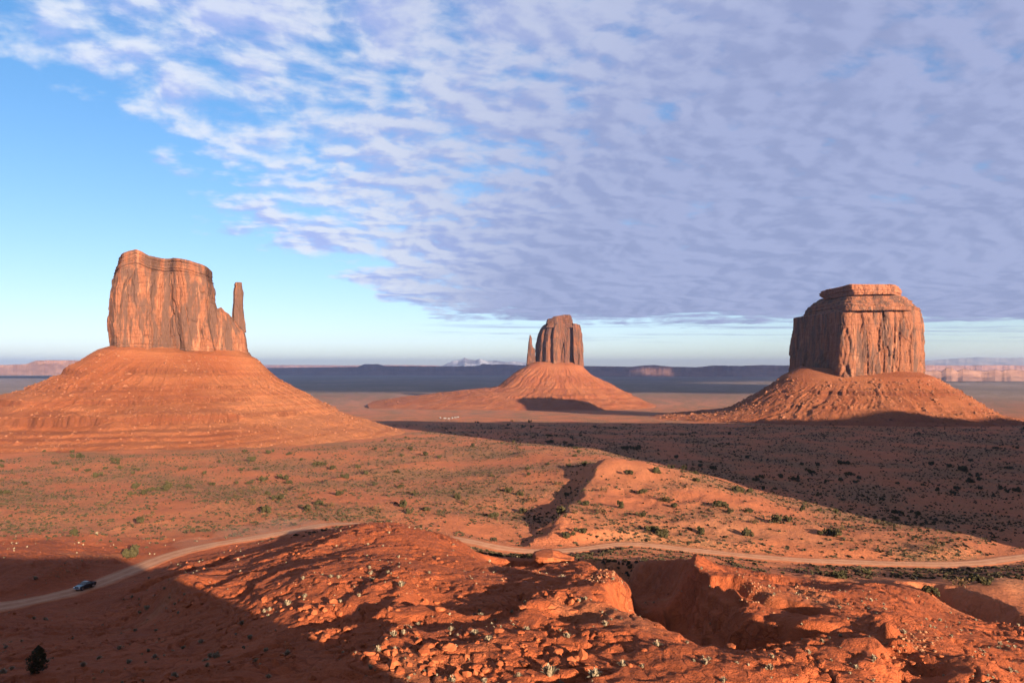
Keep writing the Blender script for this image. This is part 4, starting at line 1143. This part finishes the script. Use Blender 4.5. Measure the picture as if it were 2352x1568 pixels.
def place_rocks():
    rg = np.random.default_rng(13)
    x, y = sample_fan(rg, 26000, 50, 215)
    zm, Ye, r = macro(x, y); b = bare_mask(x, y, zm, Ye)
    cl = sstep(fbm(x/11., y/11., 3, 81), 0.05, 0.35)             # the same patches as the cobbled ground
    keep = rg.uniform(0, 1, len(x)) < b*(0.012+0.17*cl)
    x, y, cl = x[keep], y[keep], cl[keep]
    s = 0.10+0.5*rg.uniform(0, 1, len(x))**3.2
    # boulder belt low in the picture and a few single blocks
    hp = []
    for cx, cy, sx, sy, n in ((980,1515,60,14,34),(1130,1535,70,12,30),(880,1490,50,12,26),(1280,1520,70,20,28),(760,1440,60,22,34),(700,1395,70,20,36),(1040,1470,90,16,26),(2080,1530,40,22,22),(930,1400,60,14,16),(1250,1390,60,14,18),(440,1400,22,10,12),(1170,1490,60,14,18)):
        q = rg.normal(size=(n, 2))*[sx, sy]+[cx, cy]; hp.append(q)
    hp = np.vstack(hp); hp = hp[hp[:, 1] < 1580]
    hx, hy, ok = ground_px(hp[:, 0], hp[:, 1])
    hs = 0.16+0.72*rg.uniform(0, 1, len(hx))**2.6
    x = np.concatenate([hx, x]); y = np.concatenate([hy, y]); s = np.concatenate([hs, s]); 
    rc = road_clear(x, y, 6.0); x, y, s = x[rc], y[rc], s[rc]
    z = height(x, y)
    o_ = np.argsort(-s/y); x, y, z, s = x[o_], y[o_], z[o_], s[o_]
    pts = np.column_stack([x, y, z+0.10*s])
    obs = copies('boulder', ROCK_RED, None, pts[:300], s[:300], rg)
    for i, o in enumerate(obs):
        u = PX0+F*x[i]/y[i]; v = PY0+F*(CAM_H-z[i])/y[i]
        if v > 1480 and u < 1000: tag(o, 'red boulder in the belt of rounded blocks at the shadow edge', 'boulder', 'boulders at the shadow edge')
        elif u < 850: tag(o, 'red boulder among rubble on the sunlit left flank of the ridge', 'boulder', 'boulders on the ridge flank')
        elif u < 1500: tag(o, 'red boulder strewn over the sunlit ridge in front of the road', 'boulder', 'boulders on the sunlit ridge')
        else: tag(o, 'red boulder on the broken ground beside the dark ravine', 'boulder', 'boulders by the ravine')
    single_out(obs, 'red boulder', NEAR_MARKS)
    me = scatter_mesh('rubble', ROCK_A[:6], pts[300:], s[300:], rg)
    o = link('rubble', me, M_ROCK); tag(o, 'loose red rubble scattered over the ridge', 'rubble', kind='stuff')
    # pale scree on the sunny banks
    x, y = sample_fan(rg, 14000, 70, 235)
    zm, Ye, r = macro(x, y); b = bare_mask(x, y, zm, Ye)
    cl = sstep(fbm(x/13., y/13., 3, 151), 0.18, 0.45)
    keep = (rg.uniform(0, 1, len(x)) < cl*0.5*b) & road_clear(x, y, 6.0); x, y = x[keep], y[keep]
    hp = []
    for cx, cy, sx, sy, n in ((1385,1325,30,10,120),(1470,1400,14,10,60),(1740,1370,20,10,90),(1860,1352,40,6,120),(2110,1470,30,26,160),(150,1310,40,12,160),(1720,1345,16,14,60),(250,1285,40,6,70)):
        hp.append(rg.normal(size=(n, 2))*[sx, sy]+[cx, cy])
    hp = np.vstack(hp); hx, hy, ok = ground_px(hp[:, 0], hp[:, 1]); k = road_clear(hx, hy, 6.0)
    x = np.concatenate([x, hx[k]]); y = np.concatenate([y, hy[k]]); z = height(x, y)
    s = 0.07+0.26*rg.uniform(0, 1, len(x))**2.5
    me = scatter_mesh('scree', ROCK_A[:6], np.column_stack([x, y, z+0.1*s]), s, rg)
    o = link('scree', me, M_PALE); tag(o, 'pale broken stones scattered over the sunlit banks', 'scree', kind='stuff')
place_rocks()

def place_scrub():
    rg = np.random.default_rng(17)
    x, y = sample_fan(rg, 105000, 205, 1100, 0.79)
    zm, Ye, r = macro(x, y); b = bare_mask(x, y, zm, Ye)
    n1 = fbm(x/60., y/60., 4, 201); n2 = fbm(x/10., y/10., 3, 161)
    d = np.clip(0.36+0.8*n1+0.7*n2, 0.0, 0.9)*(1-b)
    dx = (x-(1450-PX0)/F*405)/28; dy = (y-402)/34; d *= 1-np.clip(1.3*np.exp(-(dx*dx+dy*dy)), 0, 0.97)
    sx = (x-(1760-PX0)/F*278)/42; sy = (y-280)/13; d *= 1-np.clip(1.2*np.exp(-(sx*sx+sy*sy)), 0, 0.9)
    lob = np.exp(-(((x+150)/60)**2+((y-262)/32)**2)); d *= 1-0.6*lob
    fr = Frame(410, 850); d *= sstep(np.hypot(x-fr.x, y-fr.Y), 280, 330)
    keep = (rg.uniform(0, 1, len(x)) < d) & road_clear(x, y, 5.0)
    x, y = x[keep], y[keep]; z = height(x, y)
    s = (0.35+0.75*rg.uniform(0, 1, len(x))**1.6)*(1+0.5*sstep(y, 400, 900))
    me_arr = [scrub_arr(i) for i in range(8)]
    half = len(x)//4
    for nm, lab, mat, sl in (('scrub', 'low dark desert scrub speckling the plain', M_SCRUB, slice(half, None)), ('dry_grass', 'pale dry grass clumps speckling the plain', M_GRASS, slice(0, half))):
        me = scatter_mesh(nm, me_arr, np.column_stack([x, y, z-0.02])[sl], s[sl]*(0.6 if nm == 'dry_grass' else 1.3), rg)
        o = link(nm, me, mat); tag(o, lab, 'scrub', kind='stuff')
place_scrub()

def outcrop():
    """undercut slab of rock at the head of the ravine, its dark side towards the saddle"""
    px, Y = 1262, 186.0
    x0 = (px-PX0)/F*Y; z0 = CAM_H-(1308-PY0)/F*Y
    nu, nv = 90, 26
    base = resample([(-1,-0.2),(-0.85,-0.75),(-0.3,-0.95),(0.5,-0.8),(1.3,-0.5),(1.6,0.3),(0.8,0.9),(-0.2,1),(-0.9,0.6)], nu, 2)
    ang = np.arctan2(base[:, 1], base[:, 0])
    rows = []
    for t in np.linspace(-0.6, 1, nv):
        k = 0.80+0.26*sstep(np.array(t), 0.25, 0.95)+0.05*math.sin(t*19)      # overhang, bedded
        h = 4.4*t-1.1*t*np.clip(base[:, 0]-0.2, 0, 2)
        d = 0.10*perlin(base[:, 0]*3+t, base[:, 1]*3+t*1.5, 15)+0.05*perlin(base[:, 0]*9, base[:, 1]*9+t*6, 16)
        rows.append(np.column_stack([x0+(base[:, 0]*(k+d))*4.3, Y+base[:, 1]*(k+d)*4.5, z0+h]))
    for kk in (0.85, 0.5, 0.02):
        r = rows[nv-1].copy(); c = r.mean(0); r[:, :2] = c[:2]+(r[:, :2]-c[:2])*kk; r[:, 2] += 0.25*(1-kk)+0.15*perlin(r[:, 0], r[:, 1], 18); rows.append(r)
    o = link('rock_outcrop', np_mesh('rock_outcrop', np.vstack(rows), grid_faces(nu, len(rows), True)), M_ROCK)
    tag(o, 'undercut red rock outcrop with a black shaded side above the saddle', 'outcrop')
outcrop()

# ------------------------------------------------------------------ pickup truck
M_PAINT = plain('black_paint', (0.006, 0.007, 0.010), 0.30, 0.4)
M_PAINT.node_tree.nodes['Principled BSDF'].inputs['Coat Weight'].default_value = 0.25
M_GLASS = plain('tinted_glass', (0.012, 0.016, 0.022), 0.06, 0.7)
M_CHROME = plain('bright_metal', (0.75, 0.76, 0.78), 0.18, 0.5, 1.0)
M_TYRE = plain('tyre_rubber', (0.02, 0.02, 0.02), 0.85, 0.2)
M_LAMP = plain('lamp_lens', (0.85, 0.86, 0.88), 0.12, 0.6)
M_TAIL = plain('tail_lamp_lens', (0.35, 0.02, 0.02), 0.2, 0.5)
M_GRILLE = plain('grille_black', (0.015, 0.015, 0.015), 0.5, 0.3)

def bm_obj(name, bm, mat, parent, bevel=0.0, seg=2):
    bmesh.ops.recalc_face_normals(bm, faces=bm.faces)
    if bevel: bmesh.ops.bevel(bm, geom=[e for e in bm.edges if e.calc_face_angle(0) > 0.5], offset=bevel, segments=seg, affect='EDGES', profile=0.5)
    me = bpy.data.meshes.new(name); bm.to_mesh(me); bm.free()
    return link(name, me, mat, parent)

def prism(bm, prof, x0, x1, inset=None):
    """side profile (y, z) extruded across x; inset: width shrink per point"""
    n = len(prof); L, R = [], []
    for i, (y, z) in enumerate(prof):
        k = inset[i] if inset else 0.0
        L.append(bm.verts.new((x0+k, y, z))); R.append(bm.verts.new((x1-k, y, z)))
    bm.faces.new(L); bm.faces.new(R[::-1])
    for i in range(n):
        j = (i+1) % n; bm.faces.new((L[j], L[i], R[i], R[j]))

def box(bm, x0, x1, y0, y1, z0, z1):
    prism(bm, [(y0, z0), (y1, z0), (y1, z1), (y0, z1)], x0, x1)

def quad(bm, pts):
    bm.faces.new([bm.verts.new(p) for p in pts])

def pickup():
    # where the road passes the photographed spot; nose towards the viewer's left
    i = int(np.argmin((ROAD_W[:, 0]-wp(190, 1352, 160)[0])**2+(ROAD_W[:, 1]-160)**2))
    p = ROAD_W[i]; d = ROAD_W[i-8]-ROAD_W[i+8]; d = d/np.linalg.norm(d)
    root = empty('pickup_truck', (p[0]+0.5, p[1], p[2]+0.09))
    yaw = math.atan2(-d[0], d[1]); root.rotation_euler = (math.asin(d[2]), 0, yaw)
    root.scale = (0.88, 0.88, 0.88)
    tag(root, 'black pickup truck driving down the dirt road in the shade', 'truck')
    W = 1.0
    bm = bmesh.new()     # hull with wheel arches cut into the lower edge
    def arch(yc, r=0.50, z0=0.42, n=7):
        return [(yc-r*math.cos(math.pi*k/n), z0+r*0.95*math.sin(math.pi*k/n)) for k in range(n+1)]
    low = [(-2.88, 0.62), (-2.70, 0.46)]+arch(-1.78)+[(-1.15, 0.42), (1.20, 0.42)]+arch(1.82)+[(2.50, 0.44), (2.84, 0.50)]
    up = [(2.90, 0.80), (2.86, 1.08), (2.70, 1.16), (1.30, 1.26), (1.05, 1.28), (-0.80, 1.28), (-0.82, 0.98), (-2.86, 0.98), (-2.90, 0.90)]
    prism(bm, low+up, -W, W, [0.03]*len(low)+[0.10, 0.10, 0.09, 0.07, 0.05, 0.03, 0.03, 0.04, 0.05])
    body = bm_obj('body', bm, M_PAINT, root, 0.025)
    bm = bmesh.new(); box(bm, -0.86, 0.86, -2.78, -0.92, 0.95, 0.99); bm_obj('bed_floor', bm, M_GRILLE, root)
    for sx in (-1, 1):
        bm = bmesh.new(); box(bm, sx*0.91-0.055, sx*0.91+0.055, -2.84, -0.84, 0.94, 1.31); bm_obj('bed_side', bm, M_PAINT, root, 0.02)
    bm = bmesh.new(); box(bm, -0.85, 0.85, -2.90, -2.80, 0.92, 1.31); bm_obj('tailgate', bm, M_PAINT, root, 0.02)
    bm = bmesh.new()     # cab: roof and pillars
    prism(bm, [(1.12, 1.26), (0.30, 1.84), (0.05, 1.91), (-0.60, 1.92), (-0.74, 1.87), (-0.86, 1.28)], -0.93, 0.93, [0.02, 0.20, 0.24, 0.24, 0.21, 0.02])
    bm_obj('cab', bm, M_PAINT, root, 0.03)
    bm = bmesh.new(); e = 0.012
    quad(bm, [(-0.84, 1.04+e, 1.325+e), (0.84, 1.04+e, 1.325+e), (0.70, 0.36+e, 1.80+e), (-0.70, 0.36+e, 1.80+e)])
    bm_obj('windshield', bm, M_GLASS, root)
    bm = bmesh.new(); quad(bm, [(0.84, -0.862-e, 1.34), (-0.84, -0.862-e, 1.34), (-0.72, -0.765-e, 1.82), (0.72, -0.765-e, 1.82)]); bm_obj('rear_window', bm, M_GLASS, root)
    for sx in (-1, 1):
        for (ya, yb, yc, yd) in ((0.92, 0.12, 0.12, 0.34), (0.04, -0.74, -0.66, 0.04)):
            bm = bmesh.new()
            def at(y, z): 
                k = 0.91-(z-1.28)/0.62*0.21; return (sx*(k+0.022), y, z)
            quad(bm, [at(ya, 1.34), at(yb, 1.34), at(yc, 1.78), at(yd, 1.78)]); bm_obj('side_window', bm, M_GLASS, root)
        bm = bmesh.new(); box(bm, sx*1.16-0.11, sx*1.16+0.11, 0.78, 0.90, 1.30, 1.48); bm_obj('mirror', bm, M_PAINT, root, 0.03)
        bm = bmesh.new(); box(bm, sx*0.76-0.17, sx*0.76+0.17, 2.74, 2.905, 0.86, 1.06); bm_obj('headlight', bm, M_LAMP, root, 0.03)
        bm = bmesh.new(); box(bm, sx*0.88-0.09, sx*0.88+0.09, -2.92, -2.84, 0.9, 1.22); bm_obj('tail_light', bm, M_TAIL, root)
        bm = bmesh.new(); box(bm, sx*0.992-0.02, sx*0.992+0.02, -0.05, 0.13, 1.12, 1.16); bm_obj('door_handle', bm, M_CHROME, root)
        for y in (1.82, -1.78):
            w = empty('wheel', (sx*0.86, y, 0.40)); w.parent = root
            bm = bmesh.new(); m = Matrix.Rotation(math.pi/2, 4, 'Y')
            bmesh.ops.create_cone(bm, cap_ends=True, segments=28, radius1=0.40, radius2=0.40, depth=0.27, matrix=m); bm_obj('tyre', bm, M_TYRE, w, 0.04)
            bm = bmesh.new()
            for k in range(6):
                a = k*math.pi/3; mm = Matrix.Translation((sx*0.14, 0.14*math.cos(a), 0.14*math.sin(a))) @ Matrix.Rotation(a, 4, 'X')
                bmesh.ops.create_cube(bm, size=1.0, matrix=mm @ Matrix.Diagonal((0.03, 0.24, 0.09, 1)))
            bmesh.ops.create_cone(bm, cap_ends=True, segments=24, radius1=0.08, radius2=0.06, depth=0.05, matrix=Matrix.Translation((sx*0.15, 0, 0)) @ m)
            r0 = [bm.verts.new((sx*0.143, 0.27*math.cos(a), 0.27*math.sin(a))) for a in np.linspace(0, 6.283, 28, endpoint=False)]
            r1 = [bm.verts.new((sx*0.150, 0.22*math.cos(a), 0.22*math.sin(a))) for a in np.linspace(0, 6.283, 28, endpoint=False)]
            for k in range(28): bm.faces.new((r0[k], r0[(k+1) % 28], r1[(k+1) % 28], r1[k]))
            bm_obj('rim', bm, M_CHROME, w)
    bm = bmesh.new(); box(bm, -0.58, 0.58, 2.80, 2.915, 0.78, 1.08); g = bm_obj('grille', bm, M_GRILLE, root, 0.02)
    bm = bmesh.new(); box(bm, -0.60, 0.60, 2.85, 2.925, 1.06, 1.09); bm_obj('grille_bar', bm, M_CHROME, g)
    bm = bmesh.new(); box(bm, -0.96, 0.96, 2.76, 2.99, 0.50, 0.70); bm_obj('front_bumper', bm, M_CHROME, root, 0.05)
    bm = bmesh.new(); box(bm, -0.94, 0.94, -3.02, -2.86, 0.50, 0.68); bm_obj('rear_bumper', bm, M_CHROME, root, 0.04)
    bm = bmesh.new(); box(bm, -0.72, 0.72, -2.6, 2.5, 0.26, 0.50); bm_obj('chassis', bm, M_GRILLE, root)
pickup()

# ------------------------------------------------------------------ far-off homestead on the valley floor
def homestead():
    white = plain('white_siding', (0.11, 0.107, 0.104)); grey = plain('grey_roof', (0.28, 0.27, 0.26)); dark = plain('dark_window', (0.03, 0.03, 0.04), 0.2)
    spots = [(1022,961,9,3,2.6,0.2),(1031,962,7,3,2.6,0.1),(1039,961,6,4,3,0.9),(1046,960,8,3,2.8,-0.2),(1052,959,5,4,3,0.4),(1011,960,5,3,2.4,0.5)]
    labs = ['longest white trailer of the far homestead, second from its end', 'low white trailer in the middle of the far homestead', 'small white house near the middle of the far homestead', 'white trailer beside the last house of the far homestead', 'tiny white house at the end nearest the distant butte', 'tiny white shed at the homestead end nearest the thumb spire']
    gx, gy, ok = ground_px([p[0] for p in spots], [p[1] for p in spots])
    gz = height(gx, gy)
    for i, (px, py, L, Wd, H, rz) in enumerate(spots):
        k = 0.62
        root = empty('trailer_home' if L > 6 else 'small_house', (gx[i], gy[i], gz[i]-0.2), rz); tag(root, labs[i], 'house', 'houses of the far homestead')
        L, Wd, H = L*k, Wd*k, H*k
        bm = bmesh.new(); box(bm, -L/2, L/2, -Wd/2, Wd/2, 0, H); bm_obj('wall', bm, white, root)
        bm = bmesh.new(); prism(bm, [(-Wd/2-0.25, H), (Wd/2+0.25, H), (0, H+0.28*Wd)], -L/2-0.2, L/2+0.2); bm_obj('roof', bm, grey, root)
        for xx in (-L*0.28, L*0.28):
            bm = bmesh.new(); box(bm, xx-0.6, xx+0.6, -Wd/2-0.04, -Wd/2+0.02, H*0.4, H*0.75); bm_obj('window', bm, dark, root)
homestead()

# ------------------------------------------------------------------ haze
def haze():
    bm = bmesh.new(); box(bm, -38000, 38000, -38000, 38000, -160, 440)
    bmesh.ops.recalc_face_normals(bm, faces=bm.faces)
    me = bpy.data.meshes.new('haze'); bm.to_mesh(me); bm.free()
    m = bpy.data.materials.new('haze_air'); m.use_nodes = True; nt = m.node_tree; nt.nodes.clear()
    v = nt.nodes.new('ShaderNodeVolumePrincipled'); o = nt.nodes.new('ShaderNodeOutputMaterial')
    v.inputs['Color'].default_value = (0.60, 0.70, 1.0, 1); v.inputs['Density'].default_value = 3.8e-5; v.inputs['Anisotropy'].default_value = 0.6
    nt.links.new(v.outputs[0], o.inputs['Volume'])
    ob = link('haze', me, m); tag(ob, 'thin blue air haze over the far plain', kind='stuff')
haze()


# ------------------------------------------------------------------ unseen cloud sheet added behind the viewer, shaped so its shadow darkens the far plain
def shade_cloud_sheet():
    alt = 4200.0; off = alt/math.tan(SUN_EL)
    ox, oy = SUN_H[0]*off, SUN_H[1]*off
    gx = np.arange(-16000, 16001, 200.0); gy = np.arange(2000, 19001, 200.0)
    X, Y = np.meshgrid(gx, gy)
    n = 1.3*fbm(X/5200., Y/1500., 4, 777)
    left = -0.62*Y+600; right = 0.50*Y-200
    d = np.minimum(np.minimum((X-left)/1500., (right-X)/1500.), np.minimum((Y-3600)/900., (18200-Y)/1200.))
    dens = np.clip(d, -1.5, 0.62)+1.05*n
    keep = dens > 0
    th = np.clip(dens, 0, 1.2)*260+20*perlin(X/300., Y/300., 778)
    nx, ny = len(gx), len(gy)
    top = np.stack([X+ox, Y+oy, alt+np.maximum(th, 6)], -1).reshape(-1, 3); bot = np.stack([X+ox, Y+oy, alt-0.35*np.maximum(th, 6)], -1).reshape(-1, 3)
    f = grid_faces(nx, ny); k = keep.ravel()[f].all(1); f = f[k]
    v = np.vstack([top, bot]); ff = np.vstack([f, f[:, ::-1]+len(top)])
    used = np.unique(ff); mp = np.zeros(len(v), np.int64); mp[used] = np.arange(len(used))
    m = plain('shade_cloud_white', (0.8, 0.8, 0.82))
    o = link('shade_cloud', np_mesh('shade_cloud', v[used], mp[ff]), m); tag(o, 'unseen overcast sheet added above the rim to shade the far plain', kind='structure')
shade_cloud_sheet()

# ------------------------------------------------------------------ dust still hanging over the road behind the truck
def road_dust():
    m = bpy.data.materials.new('road_dust_air'); m.use_nodes = True; nt = m.node_tree; nt.nodes.clear()
    v = nt.nodes.new('ShaderNodeVolumePrincipled'); o = nt.nodes.new('ShaderNodeOutputMaterial')
    v.inputs['Color'].default_value = (0.75, 0.55, 0.42, 1); v.inputs['Density'].default_value = 0.018; v.inputs['Anisotropy'].default_value = 0.3
    nt.links.new(v.outputs[0], o.inputs['Volume'])
    bm = bmesh.new()
    for px, Y, dz, sx, sy, sz in ((450, 211, 1.2, 7, 5, 1.8), (560, 227, 1.6, 10, 6, 2.4), (640, 238, 2.2, 8, 6, 3.2), (690, 246, 1.6, 9, 6, 2.2)):
        x = (px-PX0)/F*Y; z = np.interp(Y, ROAD_W[60:200, 1], ROAD_W[60:200, 2])
        bmesh.ops.create_icosphere(bm, subdivisions=3, radius=1.0, matrix=Matrix.Translation((x, Y, z+dz)) @ Matrix.Diagonal((sx, sy, sz, 1)))
    for w in bm.verts:
        n_ = float(perlin(np.array([w.co.x*0.35]), np.array([w.co.z*0.6+w.co.y*0.3]), 5)[0]); w.co.z += 0.8*n_; w.co.x += 1.2*n_
    me = bpy.data.meshes.new('road_dust'); bm.to_mesh(me); bm.free()
    tag(link('road_dust', me, m), 'faint dust drifting over the dirt road behind the truck', kind='stuff')
road_dust()
